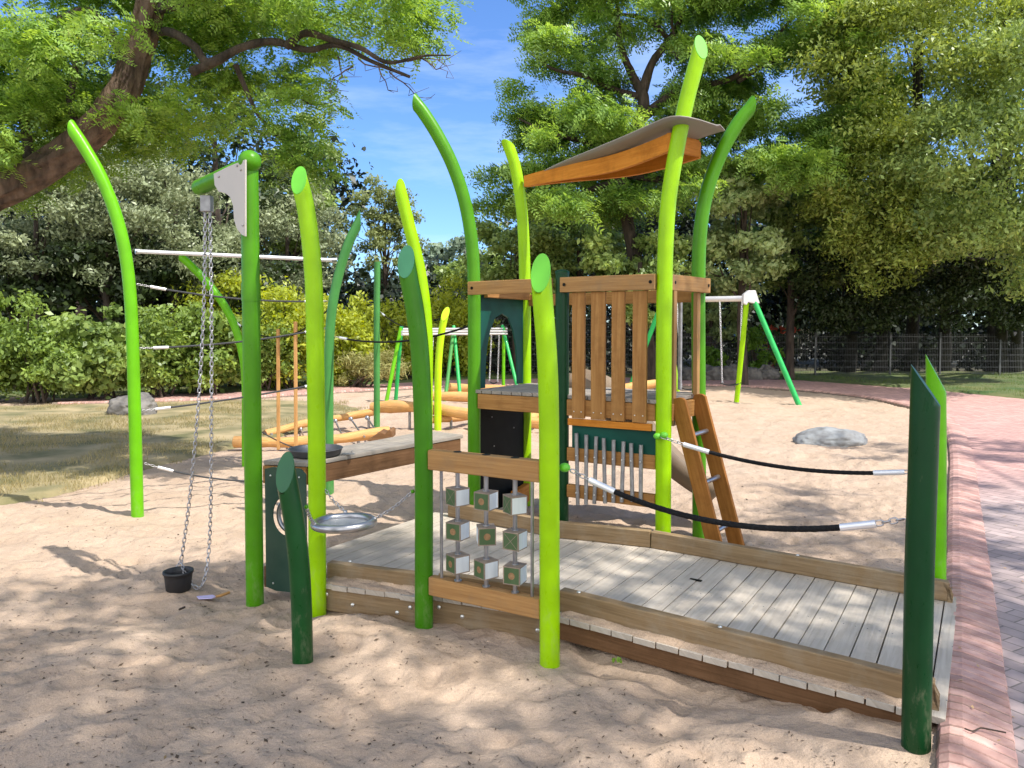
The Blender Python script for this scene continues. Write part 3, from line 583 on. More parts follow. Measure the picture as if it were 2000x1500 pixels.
reed('reed_post', [(829, 1035), (833, 800), (833, 650), (823, 550), (806, 470), (791, 410), (783, 378)], 6.0, 'slender lime reed post with pointed tip rising behind the mid green post', 'lime', cut=(-0.6, 0.8, 0.3))
# tower posts
TA, TB, TC_, TD, TE = V(-0.305, 6.15, 0), V(0.12, 6.85, 0), V(0.375, 5.66, 0), V(1.052, 5.24, 0), V(1.44, 5.78, 0)
reed('reed_post', [(926, 1020), (926, 750), (926, 580), (922, 480), (908, 395), (885, 325), (857, 268), (829, 223), (811, 200)], TA.y, 'tallest green reed post arching left from the tower against the sky', 'green', cut=(-0.93, 0.3, 0.2), r=0.052)
reed('reed_post', [(1027, 990), (1026, 700), (1025, 540), (1022, 450), (1016, 385), (1006, 325), (993, 284)], TB.y, 'lime reed post holding the narrow tip of the tower roof', 'lime', cut=(0.3, 0.5, 0.8), cap='lime', r=0.052)
reed('reed_post', [(1295, 1087), (1296, 800), (1297, 620), (1300, 480), (1306, 390), (1320, 300), (1339, 205), (1357, 135), (1369, 92)], TD.y, 'tall lime reed post curving right above the roof, at the front corner of the tower', 'lime', cut=(0.45, -0.8, 0.4), cap='cap_lime', r=0.054)
reed('reed_post', [(1366, 1050), (1365, 800), (1364, 560), (1368, 450), (1382, 370), (1408, 300), (1440, 243), (1468, 208)], TE.y, 'deep green reed post bending right behind the ladder', 'green', cut=(0.85, 0.3, -0.1) if False else (0.9, 0.35, 0.1), r=0.052)
# straight pointed gate posts
reed('gate_post', [(1789, 1455), (1796, 1100), (1803, 900), (1808, 752)], G(1789, 1455).y, 'big dark green straight post cut to a point, at the foot of the ramp', 'bottlegreen', cut=(0.62, -0.37, 0.47), r=0.0515, group='pointed posts at the ramp foot')
reed('gate_post', [(1829, 1172), (1829, 1000), (1829, 850), (1828, 729)], 4.45, 'bright green straight post cut to a point, behind the dark one at the ramp foot', 'leafgreen', cut=(0.62, -0.37, 0.36), r=0.053, group='pointed posts at the ramp foot')
# posts of the rope course behind
reed('reed_post', [(643, 970), (642, 800), (643, 680), (649, 600), (662, 535), (681, 475), (703, 430)], 7.2, 'pale green reed post bending right, holding the right end of the silver bar', 'palegreen', cut=(0.9, 0.35, 0.05), r=0.045)
reed('reed_post', [(480, 908), (480, 760), (475, 700), (461, 645), (440, 600), (408, 556), (372, 518), (355, 503)], 8.8, 'light green reed post arching left behind the crane chains', 'leafgreen', cut=(-0.8, 0.3, 0.3), r=0.045)
reed('reed_post', [(736, 842), (736, 700), (736, 590), (737, 511)], G(736, 842).y, 'thin straight pale green post with rounded top beside the log beam', 'palegreen', cut=(-0.05, -0.1, 1), r=0.048)
reed('reed_post', [(855, 838), (855, 760), (857, 700), (863, 645), (870, 613)], 11.8, 'short yellow lime reed post with oval top standing among the balance logs', 'yellowlime', cut=(-0.05, -0.85, 0.45), cap='cap_yellow', r=0.056)

# ---------------------------------------------------------------- sand crane
root = thing('sand_crane', (P_CR.x, P_CR.y, 0), 'green sand crane post with slanting arm and beige gusset plates', 'crane')
d = P_CR.y
mb = MB(); mb.tube([V(P_CR.x, d, -0.15), V(P_CR.x, d, 1.2), V(P_CR.x, d, W(497, 325, d).z)], 0.0505, 30)
mb.build('post', 'green', root)
mb = MB(); mb.tube([V(P_CR.x, d, W(496, 588, d).z), V(P_CR.x, d, W(496, 553, d).z)], 0.0535, 30); mb.build('collar', 'green', root, 0.002)
aE = W(390, 366, 4.78); aS = V(P_CR.x, d, W(500, 322, d).z)
mb = MB(); mb.tube([aS, aE], 0.0485, 28); mb.ball(aE, 0.0487, 12); mb.ball(V(P_CR.x+0.01, d-0.02, W(499, 317, d).z), 0.064, 14); mb.build('arm', 'green', root)
pl = [(420, 340), (450, 325), (482, 312), (482, 462), (475, 459), (466, 448), (460, 430), (458, 402), (452, 385), (443, 378), (430, 375), (422, 362)]
adir = (aE-aS); adir.z = 0; adir.normalize()
def onarm(px, py, off):
    # vertical plane through post and arm, shifted towards the viewer
    nrm = V(-adir.y, adir.x, 0); nrm = nrm if nrm.y < 0 else -nrm; P0 = V(P_CR.x, d, 0)+nrm*off
    r = ray(px, py); t = (P0-EYE).dot(nrm)/r.dot(nrm); return EYE+r*t, nrm
for off in (0.056, -0.066):
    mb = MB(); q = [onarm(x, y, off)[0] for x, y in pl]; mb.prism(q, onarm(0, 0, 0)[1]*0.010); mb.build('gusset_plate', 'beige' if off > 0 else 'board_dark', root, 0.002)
bolts(root, [onarm(x, y, 0.069)[0] for x, y in ((427, 345), (463, 324), (470, 332), (474, 440))], 0.006, 'dullsteel')
bp_ = W(404, 392, 4.76); mb = MB(); mb.box(bp_+V(0, 0, -0.02), V(1, 0, 0), V(0, 1, 0), V(0, 0, 1), 0.032, 0.028, 0.05)
mb.tube([bp_+V(-0.012, 0, -0.11), bp_+V(-0.012, 0, -0.05)], 0.009, 10); mb.tube([bp_+V(0.018, 0, -0.11), bp_+V(0.018, 0, -0.05)], 0.009, 10)
mb.build('chain_block', 'dullsteel', root, 0.004)
# chains and bucket
db = 4.72
root2 = thing('chain_bucket', G(342, 1160), 'black rubber bucket resting on the sand below the crane, on its long steel chains', 'bucket')
mb = MB()
mb.chain(spline([bp_+V(-0.012, 0, -0.11), W(398, 600, 4.74), W(388, 780, 4.73), W(375, 930, 4.72), W(362, 1040, db), W(354, 1093, db)], 4), 0.036)
mb.chain(spline([bp_+V(0.018, 0, -0.11), W(413, 600, 4.74), W(413, 800, 4.73), W(412, 960, 4.72), W(409, 1060, db), W(402, 1120, 4.66), W(391, 1147, 4.62), W(378, 1144, 4.62), W(369, 1130, 4.62)], 4), 0.036)
mb.chain([W(354, 1095, db), W(341, 1113, 4.70), W(324, 1131, 4.68)], 0.03, 0.0028, 0.008); mb.chain([W(354, 1095, db), W(358, 1113, 4.66), W(365, 1129, 4.64)], 0.03, 0.0028, 0.008)
mb.build('chain', 'chain', root2)
pb_ = G(343, 1153); c0 = V(pb_.x, pb_.y+0.04, H(pb_.x, pb_.y+0.04)+0.112); mb = MB(); prf = [(0.066, -0.118), (0.072, -0.11), (0.080, -0.035), (0.083, -0.012), (0.089, -0.010), (0.089, 0.004), (0.078, 0.004), (0.074, -0.03), (0.062, -0.095), (0.0, -0.095)]
n = 36; vs_ = []; fs = []
for rr, zz in prf:
    for k in range(n): a = 2*math.pi*k/n; vs_.append(c0+V(rr*math.cos(a), rr*math.sin(a), zz))
for i in range(len(prf)-1):
    for k in range(n): fs.append((i*n+k, i*n+(k+1) % n, (i+1)*n+(k+1) % n, (i+1)*n+k))
fs = [f[::-1] for f in fs]; fs.append(tuple(range(n))); mb.add(vs_, fs, None, 0, True); mb.build('pail', 'rubber', root2)
# toy shovel
root3 = thing('toy_shovel', G(415, 1166), 'small toy sand shovel with lilac blade and brown handle lying near the bucket', 'shovel')
z0 = H(*G(405, 1167).xy)+0.012
mb = MB(); a = G(385, 1169, z0); b = G(424, 1166, z0); c = G(418, 1173, z0); e = G(389, 1173, z0)
mb.prism([G(384, 1166, z0), G(415, 1163, z0), G(423, 1166, z0), G(413, 1170, z0), G(388, 1171, z0)], V(0, 0, 0.006)); mb.build('blade', 'purple', root3, 0.002)
mb = MB(); mb.tube([G(418, 1166, z0), G(432, 1163, z0+0.008), G(448, 1157, z0+0.012)], [0.006, 0.009, 0.0085], 10); mb.build('handle', 'wood_tan', root3)

# ---------------------------------------------------------------- play counter with pan and window board
T0, T1 = V(-1.52, 4.60, 0), V(-1.235, 4.53, 0); T2, T3 = V(-0.37, 5.72, 0), V(-0.66, 5.95, 0); TZ = 0.79
root = thing('play_counter', (-1.0, 5.1, 0), 'narrow grey-topped wooden counter running from the crane post back to the tower', 'counter')
ctr = []
for k in range(4):
    f0, f1 = k/4+0.004, (k+1)/4-0.004
    a0 = T1.lerp(T0, f0); a1 = T1.lerp(T0, f1); b0 = T2.lerp(T3, f0); b1 = T2.lerp(T3, f1)
    mb = MB(); mb.prism([p+V(0, 0, TZ-0.028) for p in (a0, a1, b1, b0)], V(0, 0, 0.028))
    dr = (b0-a0).normalized(); mb.uv = [[(V(*mb.v[i]).dot(dr), V(*mb.v[i]).dot(V(-dr.y, dr.x, 0))+V(*mb.v[i]).z) for i in f] for f in mb.f]
    mb.build('top_board', 'wood_silver', root, 0.004)
dr = (T2-T1).normalized(); sd = V(-dr.y, dr.x, 0)
mb = MB(); mb.beam(T1+sd*0.03+dr*0.03+V(0, 0, TZ-0.088), T2+sd*0.03-dr*0.02+V(0, 0, TZ-0.088), 0.045, 0.115); mb.build('front_rail', 'wood_dark', root, 0.004)  # darker wood: the shade on this front face is put into its colour
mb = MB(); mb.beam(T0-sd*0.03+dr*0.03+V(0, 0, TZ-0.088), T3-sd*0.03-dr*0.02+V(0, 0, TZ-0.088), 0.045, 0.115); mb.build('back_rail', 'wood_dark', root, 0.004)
mb = MB(); mb.beam(T0+V(0.0, 0.028, TZ-0.088), T1+V(-0.01, 0.028, TZ-0.088), 0.045, 0.11); mb.build('end_rail', 'wood', root, 0.004)
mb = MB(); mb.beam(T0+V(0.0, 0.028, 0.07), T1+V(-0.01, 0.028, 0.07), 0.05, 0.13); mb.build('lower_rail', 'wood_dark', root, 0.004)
# grey green board with a round hole
bx = (T1-T0).normalized(); org_ = W(525, 1035, 4.55); bl = org_-V(0, 0, 0); B0 = V(W(522, 1100, 4.56).x, 4.555, 0); B1 = V(W(599, 1100, 4.47).x, 4.48, 0); bx = (B1-B0).normalized(); bw = (B1-B0).length; bn = V(bx.y, -bx.x, 0)
hc = (bw*0.52, 0.468); hr = 0.105; N = 40; mb = MB(); outer = []; inner = []
for k in range(N):
    a = 2*math.pi*k/N; cx_, cz_ = math.cos(a), math.sin(a); inner.append((hc[0]+hr*0.92*cx_, hc[1]+hr*1.15*cz_))
    # outer rectangle point along the same direction
    tx = ((bw-hc[0]) if cx_ > 0 else hc[0])/max(abs(cx_), 1e-6); tz = ((TZ-0.03-hc[1]) if cz_ > 0 else hc[1]-0.01)/max(abs(cz_), 1e-6); t = min(tx, tz); outer.append((hc[0]+cx_*t, hc[1]+cz_*t))
def bp3(p, o): return B0+bx*p[0]+V(0, 0, p[1])+bn*o
vs_ = [bp3(p, 0.012) for p in outer]+[bp3(p, 0.012) for p in inner]+[bp3(p, -0.004) for p in inner]+[bp3(p, -0.004) for p in outer]; fs = []
for k in range(N):
    k2 = (k+1) % N; fs += [(k, k2, N+k2, N+k), (N+k, N+k2, 2*N+k2, 2*N+k), (2*N+k, 2*N+k2, 3*N+k2, 3*N+k), (3*N+k, 3*N+k2, k2, k)]
mb.add(vs_, fs); mb.build('window_board', 'board_grey', root)
bolts(root, [bp3(q_, 0.013) for q_ in ((0.04, 0.71), (bw-0.04, 0.71), (0.05, 0.055), (bw-0.09, 0.045))])
mb = MB(); cc = bp3(hc, -0.03); mb.torus(cc, bx, V(0, 0, 1), 0.085, 0.014, 36, 10, 0.92, 1.15); mb.build('hole_ring', 'steel', root)
# steel pan on the counter
pc = G(612, 893, TZ); root = thing('sand_pan', (pc.x+0.02, pc.y+0.03, TZ), 'shallow round steel pan set on the counter beside the lime post', 'pan')
mb = MB(); c0 = V(pc.x+0.0, pc.y+0.06, TZ); prf = [(0.13, 0.002), (0.155, 0.012), (0.165, 0.045), (0.17, 0.047), (0.168, 0.05), (0.16, 0.046), (0.148, 0.016), (0.0, 0.008)]; vs_ = []; fs = []; n = 48
for rr, zz in prf:
    for k in range(n): a = 2*math.pi*k/n; vs_.append(c0+V(rr*math.cos(a), rr*math.sin(a), zz))
for i in range(len(prf)-1):
    for k in range(n): fs.append((i*n+k, i*n+(k+1) % n, (i+1)*n+(k+1) % n, (i+1)*n+k))
fs.append(tuple(range(n))[::-1]); mb.add(vs_, fs, None, 0, True); mb.build('bowl', 'pan_steel', root)
mb = MB(); mb.box(c0+V(0.2, 0.02, 0.008), V(1, 0, 0), V(0, 1, 0), V(0, 0, 1), 0.04, 0.012, 0.004); mb.tube([c0+V(0.225, 0.02, 0.01), c0+V(0.225, 0.02, 0.03)], 0.003, 8); mb.build('bracket', 'dullsteel', root)

# ---------------------------------------------------------------- hanging sieve
sc_ = W(672, 1021, 4.05); root = thing('sand_sieve', sc_, 'round silver sand sieve hanging by three chains between the posts', 'sieve')
mb = MB(); mb.torus(sc_, V(1, 0, 0.02), V(0, 1, -0.03), 0.155, 0.022, 56, 14); mb.build('rim', 'steel', root)
mb = MB(); n = 40; vs_ = [sc_+V(0, 0, -0.012)]+[sc_+V(0.148*math.cos(2*math.pi*k/n), 0.148*math.sin(2*math.pi*k/n), -0.008) for k in range(n)]; mb.add(vs_, [(0, 1+k, 1+(k+1) % n) for k in range(n)])
M['mesh'] = mat('mesh', (0.42, 0.42, 0.43), 0.5, 0.3, var=(0.6, 0.58, 0.56), vscale=240, bump=0.8, bscale=240)
mb.build('mesh_plate', 'mesh', root)
for (px, py, dd), ang in (((628, 947, 4.27), 100), ((598, 990, 3.68), 215), ((806, 960, 4.04), 5)):
    a = R(ang); e = sc_+V(0.165*math.cos(a), 0.165*math.sin(a), 0.018); mb = MB(); tp = W(px, py, dd); mb.chain(spline([tp, (tp+e)/2-V(0, 0, 0.012), e], 3), 0.026, 0.0026, 0.0075); mb.ball(e, 0.012, 8); mb.build('chain', 'chain', root)
    mb = MB(); mb.ball(tp, 0.011, 8); mb.build('eyelet', 'green', root)

# ---------------------------------------------------------------- turning cubes panel
A5 = V(P_5.x, P_5.y, 0); A6 = V(P_6.x, P_6.y, 0)
def online(px, A, B, z_py=None):
    u = (px-CX)/F; D = B-A  # x = u*y' approx handled iteratively for pitch
    t = 0.5
    for _ in range(12):
        P = A+D*t; q = P.x-u*(P.y*1.0)/(1.0)   # level plane approximation
        dq = D.x-u*D.y; t = t-q/dq
    return A+D*t
BD = (A6-A5).normalized(); root = thing('cube_panel', (A5+A6)/2, 'wooden frame with nine turning green and white cubes on three rods', 'play panel')
mb = MB(); mb.beam(A5+BD*0.05+V(0, 0, 0.905), A6-BD*0.045+V(0, 0, 0.905), 0.06, 0.105); mb.build('top_beam', 'wood_tan', root, 0.006)
mb = MB(); mb.beam(A5+BD*0.05+V(0, 0, 0.232), A6-BD*0.045+V(0, 0, 0.232), 0.055, 0.098); mb.build('bottom_beam', 'wood_tan', root, 0.006)
side_n = V(-BD.y, BD.x, 0); side_n = side_n if side_n.y < 0 else -side_n
for px in (861, 1040):
    p = online(px, A5, A6); mb = MB(); mb.tube([p+V(0, 0, 0.275), p+V(0, 0, 0.856)], 0.0085, 14); mb.build('rod', 'steel', root)
rots = [[R(21), R(0), R(32)], [R(-1), R(-39), R(0)], [R(23), R(21), R(-7)]]
pats = [['x', 'o', 'x'], ['o', 'o', 'x'], ['o', 'o', 'o']]
for ci, px in enumerate((893, 949, 1006)):
    p = online(px, A5, A6); mb = MB(); mb.tube([p+V(0, 0, 0.277), p+V(0, 0, 0.856)], 0.0115, 16)
    for z in (0.282, 0.85): mb.tube([p+V(0, 0, z), p+V(0, 0, z+0.006)], 0.02, 16)
    mb.build('rod', 'steel', root)
    mb = MB(); mb.tube([p+V(0, 0, 0.957), p+V(0, 0, 0.9592)], 0.022, 16); mb.build('hole_plug', 'board_dark', root)
    for ri, z in enumerate((0.727, 0.55, 0.378)):
        an = rots[ri][ci]; base = BD; ax = Matrix.Rotation(-an, 3, 'Z') @ base; ay = V(-ax.y, ax.x, 0); hs_ = 0.045
        # face -ay is green, face +ax is white when turned to the viewer
        cb = MB(); c = p+V(0, 0, z); vs_ = []
        for i in (-1, 1):
            for j in (-1, 1):
                for k in (-1, 1): vs_.append(c+ax*hs_*i+ay*hs_*j+V(0, 0, 1)*hs_*k)
        cb.add(vs_, [(0, 1, 3, 2), (4, 6, 7, 5), (0, 4, 5, 1), (2, 3, 7, 6), (0, 2, 6, 4), (1, 5, 7, 3)], None, 2)
        # body faces wood; painted faces set 1 mm proud, inset
        def panel(nrm, sdv, mi):
            w_ = hs_*0.88; cc = c+nrm*(hs_+0.0006); cb.add([cc-sdv*w_-V(0, 0, w_), cc+sdv*w_-V(0, 0, w_), cc+sdv*w_+V(0, 0, w_), cc-sdv*w_+V(0, 0, w_)], [(0, 1, 2, 3)], None, mi)
        panel(-ay, ax, 0); panel(ay, -ax, 0); panel(ax, ay, 1); panel(-ax, -ay, 1)
        co = cb.build('cube', ['cubegreen', 'cubewhite', 'cubewood'], root, 0.0)
        for nrm, sdv in ((-ay, ax), (ay, -ax)):
            mk = MB(); cc = c+nrm*(hs_+0.0012)
            if pats[ri][ci] == 'o':
                n = 24; r_ = 0.0175; ring = [cc+(sdv*math.cos(2*math.pi*k/n)+V(0, 0, 1)*math.sin(2*math.pi*k/n))*r_ for k in range(n)]; mk.add(ring, [tuple(range(n))])
            else:
                a_, b_ = (sdv+V(0, 0, 1)).normalized(), (sdv-V(0, 0, 1)).normalized(); l_, w_ = 0.052, 0.0012
                mk.add([cc+a_*l_*x1+b_*w_*y1 if k1 == 0 else cc+b_*l_*x1+a_*w_*y1 for k1, x1, y1 in ((0, 1, 1), (0, 1, -1))]+[cc+a_*w_-b_*w_, cc-b_*l_+a_*w_, cc-b_*l_-a_*w_, cc-a_*w_-b_*w_, cc-a_*l_-b_*w_, cc-a_*l_+b_*w_, cc-a_*w_+b_*w_, cc+b_*l_-a_*w_, cc+b_*l_+a_*w_, cc+a_*w_+b_*w_],
                       [(0, 1, 2, 11), (3, 4, 5, 2), (6, 7, 8, 5), (9, 10, 11, 8), (2, 5, 8, 11)])
            mk.build('cube_mark', 'cubehole' if pats[ri][ci] == 'o' else 'cubewood', co)
        mb = MB(); mb.torus(c+V(0, 0, hs_+0.002), V(1, 0, 0), V(0, 1, 0), 0.014, 0.003, 20, 6); mb.build('washer', 'dullsteel', co)

# ---------------------------------------------------------------- tower
root = thing('play_tower', (TA+TD)/2+V(0.2, 0.3, 0), 'wooden play tower with slatted railing, green arch board and raised platform', 'play tower')
PZ = 1.10
ud = (TD-TA); ud.z = 0; ud.normalize(); vd = V(-ud.y, ud.x, 0); vd = vd if vd.y > 0 else -vd
# platform planks run front to back
Ff = lambda a: TA.lerp(TD, a); Fb = lambda a: TB.lerp(TE, a)
N = 17
for k in range(N):
    a0, a1 = k/N+0.002, (k+1)/N-0.002; mb = MB(); q = [Ff(a0)-vd*0.035, Ff(a1)-vd*0.035, Fb(a1)+vd*0.03, Fb(a0)+vd*0.03]
    if k == 0: q[0] += ud*0.03; q[3] += ud*0.03
    mb.prism([p+V(0, 0, PZ-0.028) for p in q], V(0, 0, 0.028)); mb.uv = [[(V(*mb.v[i]).dot(vd), V(*mb.v[i]).dot(ud)+V(*mb.v[i]).z) for i in f] for f in mb.f]
    mb.build('platform_plank', 'wood_silver', root, 0.003)
def bm(nm, P, Q, w, h, m, z=0, b=0.005):
    mb = MB(); mb.beam(V(P.x, P.y, z or P.z), V(Q.x, Q.y, z or Q.z), w, h); return mb.build(nm, m, root, b)
bm('fascia', TA+ud*0.055-vd*0.012, TC_-ud*0.05+vd*0.0, 0.045, 0.12, 'wood', PZ-0.092)
bm('fascia', TC_+ud*0.05, TD-ud*0.055, 0.045, 0.12, 'wood', PZ-0.092)
bm('fascia', TD+(TE-TD)*0.08+ud*0.02, TE-(TE-TD)*0.08+ud*0.02, 0.045, 0.12, 'wood', PZ-0.092)
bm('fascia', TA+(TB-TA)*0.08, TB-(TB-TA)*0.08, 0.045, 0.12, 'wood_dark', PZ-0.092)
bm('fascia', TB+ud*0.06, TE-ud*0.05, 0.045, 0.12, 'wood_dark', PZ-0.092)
# top rails
RZ = 1.915
bm('top_rail', TA-ud*0.0-vd*0.07, TC_-ud*0.06-vd*0.055, 0.045, 0.105, 'wood_tan', RZ)
bm('top_rail', TC_+ud*0.02-vd*0.055, TD-ud*0.045-vd*0.045, 0.045, 0.11, 'wood_tan', RZ)
ee = (TE-TD).normalized(); en = V(ee.y, -ee.x, 0)
bm('top_rail', TD+ee*0.045+en*0.01, TE-ee*0.02+en*0.06, 0.045, 0.11, 'wood_tan', RZ)
bm('top_rail', TB+ud*0.05+V(0, 0, 0), TE-ud*0.05, 0.045, 0.1, 'wood', RZ-0.07)
bm('top_rail', TA+(TB-TA)*0.1+ud*0.06, TB-(TB-TA)*0.05+ud*0.06, 0.04, 0.08, 'wood', RZ-0.03)
mb = MB()
for p in (TA-vd*0.094+ud*0.045, TC_+ud*0.06-vd*0.079, TD-ud*0.075-vd*0.069): mb.tube([V(p.x, p.y, RZ), V(p.x, p.y, RZ)-vd*0.003], 0.012, 14)
mb.tube([V(TD.x, TD.y, RZ)+ee*0.1+en*0.035, V(TD.x, TD.y, RZ)+ee*0.1+en*0.038], 0.012, 14); mb.tube([V(TE.x, TE.y, RZ)-ee*0.06+en*0.082, V(TE.x, TE.y, RZ)-ee*0.06+en*0.085], 0.012, 14)
mb.build('bolt_hole', 'board_dark', root)
# front slats
for i, (px0, px1) in enumerate(((1120, 1144), (1157, 1184), (1197, 1222), (1238, 1265))):
    lineA = TC_-vd*0.026; lineB = TD-vd*0.026; p0 = online(px0, lineA, lineB); p1 = online(px1, lineA, lineB); mb = MB(); c = (p0+p1)/2; zt = RZ-0.057; zb = PZ-0.165
    mb.box(V(c.x, c.y, (zt+zb)/2)-vd*0.012, V(0, 0, 1), (p1-p0).normalized(), vd, (zt-zb)/2, (p1-p0).length/2, 0.0125); sl_ = mb.build('slat', 'wood', root, 0.003)
    bolts(sl_, [V(c.x, c.y, PZ-0.115)+(p1-p0).normalized()*0.03*s_-vd*0.027 for s_ in (-1, 1)], 0.0055)
# short dark corner post with domed cap
mb = MB(); mb.tube([V(TC_.x, TC_.y, -0.15), V(TC_.x, TC_.y, 2.0)], 0.052, 28); mb.build('corner_post', 'bottlegreen', root)
mb = MB(); mb.tube([V(TC_.x, TC_.y, 2.0), V(TC_.x, TC_.y, 2.018), V(TC_.x, TC_.y, 2.028), V(TC_.x, TC_.y, 2.034)], [0.055, 0.054, 0.035, 0.004], 28); mb.build('post_cap', 'bottlegreen', root)
# right side uprights and grey pole
for f, w_ in ((0.16, 0.05), (0.8, 0.055)):
    p = TD.lerp(TE, f)+en*0.02; mb = MB(); mb.beam(V(p.x, p.y, PZ-0.19 if f < 0.5 else PZ), V(p.x, p.y, RZ-0.056), w_, 0.035, up=en); mb.build('upright', 'wood_tan', root, 0.003)
p = TE.lerp(TB, 0.28)+V(0, 0, 0); p = W(1328, 700, 6.1); mb = MB(); mb.tube([V(p.x, p.y, PZ), V(p.x, p.y, RZ-0.05)], 0.017, 14); mb.build('grab_pole', 'dullsteel', root)
# arch board between A and B, upper
sA = TA+(TB-TA).normalized()*0.055; sB = TB-(TB-TA).normalized()*0.05; wA = (sB-sA).length; ax = (sB-sA).normalized(); nA = V(-ax.y, ax.x, 0); nA = nA if nA.y < 0 else -nA
mb = MB(); zt = RZ-0.05; zb = PZ+0.0; ins_ = []; out_ = []
K = 16; ztop = 1.715; prof2 = [(0.13, zb), (0.14, zb+0.18), (0.17, zb+0.33), (0.24, zb+0.48), (0.35, zb+0.585), (0.5, zb+0.62), (0.65, zb+0.585), (0.76, zb+0.48), (0.83, zb+0.33), (0.86, zb+0.18), (0.87, zb)]
for dep in (0.0, -0.016):
    pass
poly = [(0, zb), (0, zt), (1, zt), (1, zb)]+prof2[::-1]
# triangulated arch: strips between the inner profile and outer border
def bp4(x, z, o): return sA+ax*(x*wA)+V(0, 0, z)+nA*o
outr = []
for x, z in prof2:
    if z <= zb+0.34: outr.append((0.0 if x < 0.5 else 1.0, z))
    else: outr.append((max(0, min(1, (x-0.5)*1.9+0.5)), zt))
outr[3] = (0.0, zt); outr[7] = (1.0, zt)
n = len(prof2); vs_ = [bp4(x, z, 0.008) for x, z in outr]+[bp4(x, z, 0.008) for x, z in prof2]+[bp4(x, z, -0.008) for x, z in prof2]+[bp4(x, z, -0.008) for x, z in outr]; fs = []
for k in range(n-1): fs += [(k, n+k, n+k+1, k+1), (n+k, 2*n+k, 2*n+k+1, n+k+1), (2*n+k, 3*n+k, 3*n+k+1, 2*n+k+1), (3*n+k, k, k+1, 3*n+k+1)]
mb.add(vs_, fs); mb.build('arch_board', 'board_green', root)
# dark board below the platform on the same side
mb = MB(); mb.prism([bp4(0.0, 0.05, 0), bp4(1.0, 0.05, 0), bp4(1.0, PZ-0.155, 0), bp4(0.0, PZ-0.155, 0)], nA*0.014); mb.build('lower_board', 'board_dark', root, 0.002)
bolts(root, [bp4(x, z, 0.016) for x, z in ((0.25, 0.85), (0.75, 0.72), (0.3, 0.6), (0.28, 0.15), (0.8, 0.32), (0.15, 1.0))], 0.007, 'dullsteel')
mb = MB(); mb.beam(V(TB.x, TB.y, 0.12)-ax*0.4+ud*0.12, V(TB.x, TB.y, 0.12)+ud*0.05-ax*0.05, 0.05, 0.16); mb.build('ground_beam', 'wood_orange', root, 0.004)
# xylophone side between C and D
lC = TC_+ud*0.052; lD = TD-ud*0.052
bm('panel_strip', lC+ud*0.02-vd*0.03, lD-ud*0.02-vd*0.03, 0.03, 0.05, 'wood_orange', PZ-0.195, 0.004)
mb = MB(); q0 = lC+ud*0.04-vd*0.01; q1 = lD-vd*0.01; mb.prism([V(q0.x, q0.y, 0.66), V(q1.x, q1.y, 0.66), V(q1.x, q1.y, PZ-0.222), V(q0.x, q0.y, PZ-0.222)], vd*0.014); mb.build('back_board', 'board_green', root)
bm('cross_beam', lC, lD, 0.045, 0.10, 'wood', 0.66); bm('cross_beam', lC, lD, 0.045, 0.095, 'wood', 0.385)
for i in range(8):
    px = 1128+i*17.9; l0 = TC_-vd*0.038; l1 = TD-vd*0.038; p = online(px, l0, l1); dd = p.y
    zt = W(px, 846+i*3.3, dd).z; zb = W(px, 986-i*1.1, dd).z; lean = (i % 3-1)*0.006
    mb = MB(); mb.tube([V(p.x-lean, p.y, zb), V(p.x+lean, p.y, zt)], 0.0145, 14, caps=True); tb = mb.build('chime_tube', 'dullsteel', root)
    bolts(tb, [V(p.x, p.y, z)-vd*0.016 for z in (0.66, 0.385)], 0.0065)
# ladder on the D-E side
for (pt, pb) in ((TD+ee*0.10+en*0.06, TD+ee*0.10+en*0.40), (TD+ee*0.47+en*0.06, TD+ee*0.47+en*0.40)):
    top = V(pt.x, pt.y, PZ+0.01); bot = V(pb.x, pb.y, -0.1); dn = (bot-top).normalized(); per = ee.cross(dn).normalized(); per = per if per.z > 0 else -per; hw = 0.055
    pr = [bot-per*hw, bot+per*hw, top+per*hw+dn*0.03, top+per*hw*0.7+dn*0.01, top+per*hw*0.2, top-per*hw*0.5+dn*0.0, top-per*hw*1.0+dn*0.05]
    mb = MB(); mb.prism([x-ee*0.017 for x in pr], ee*0.034); mb.uv = [[(V(*mb.v[i]).dot(dn), V(*mb.v[i]).dot(per)+V(*mb.v[i]).dot(ee)) for i in f] for f in mb.f]
    mb.build('ladder_stile', 'wood_ladder', root, 0.004)
for t in (0.22, 0.49, 0.76):
    a = (TD+ee*0.10+en*0.06)*(1-t)+(TD+ee*0.10+en*0.40)*t; a = V(a.x, a.y, (PZ+0.01)*(1-t)-0.1*t); mb = MB(); mb.tube([a+ee*0.0, a+ee*0.37], 0.0165, 16); mb.build('rung', 'steel', root)
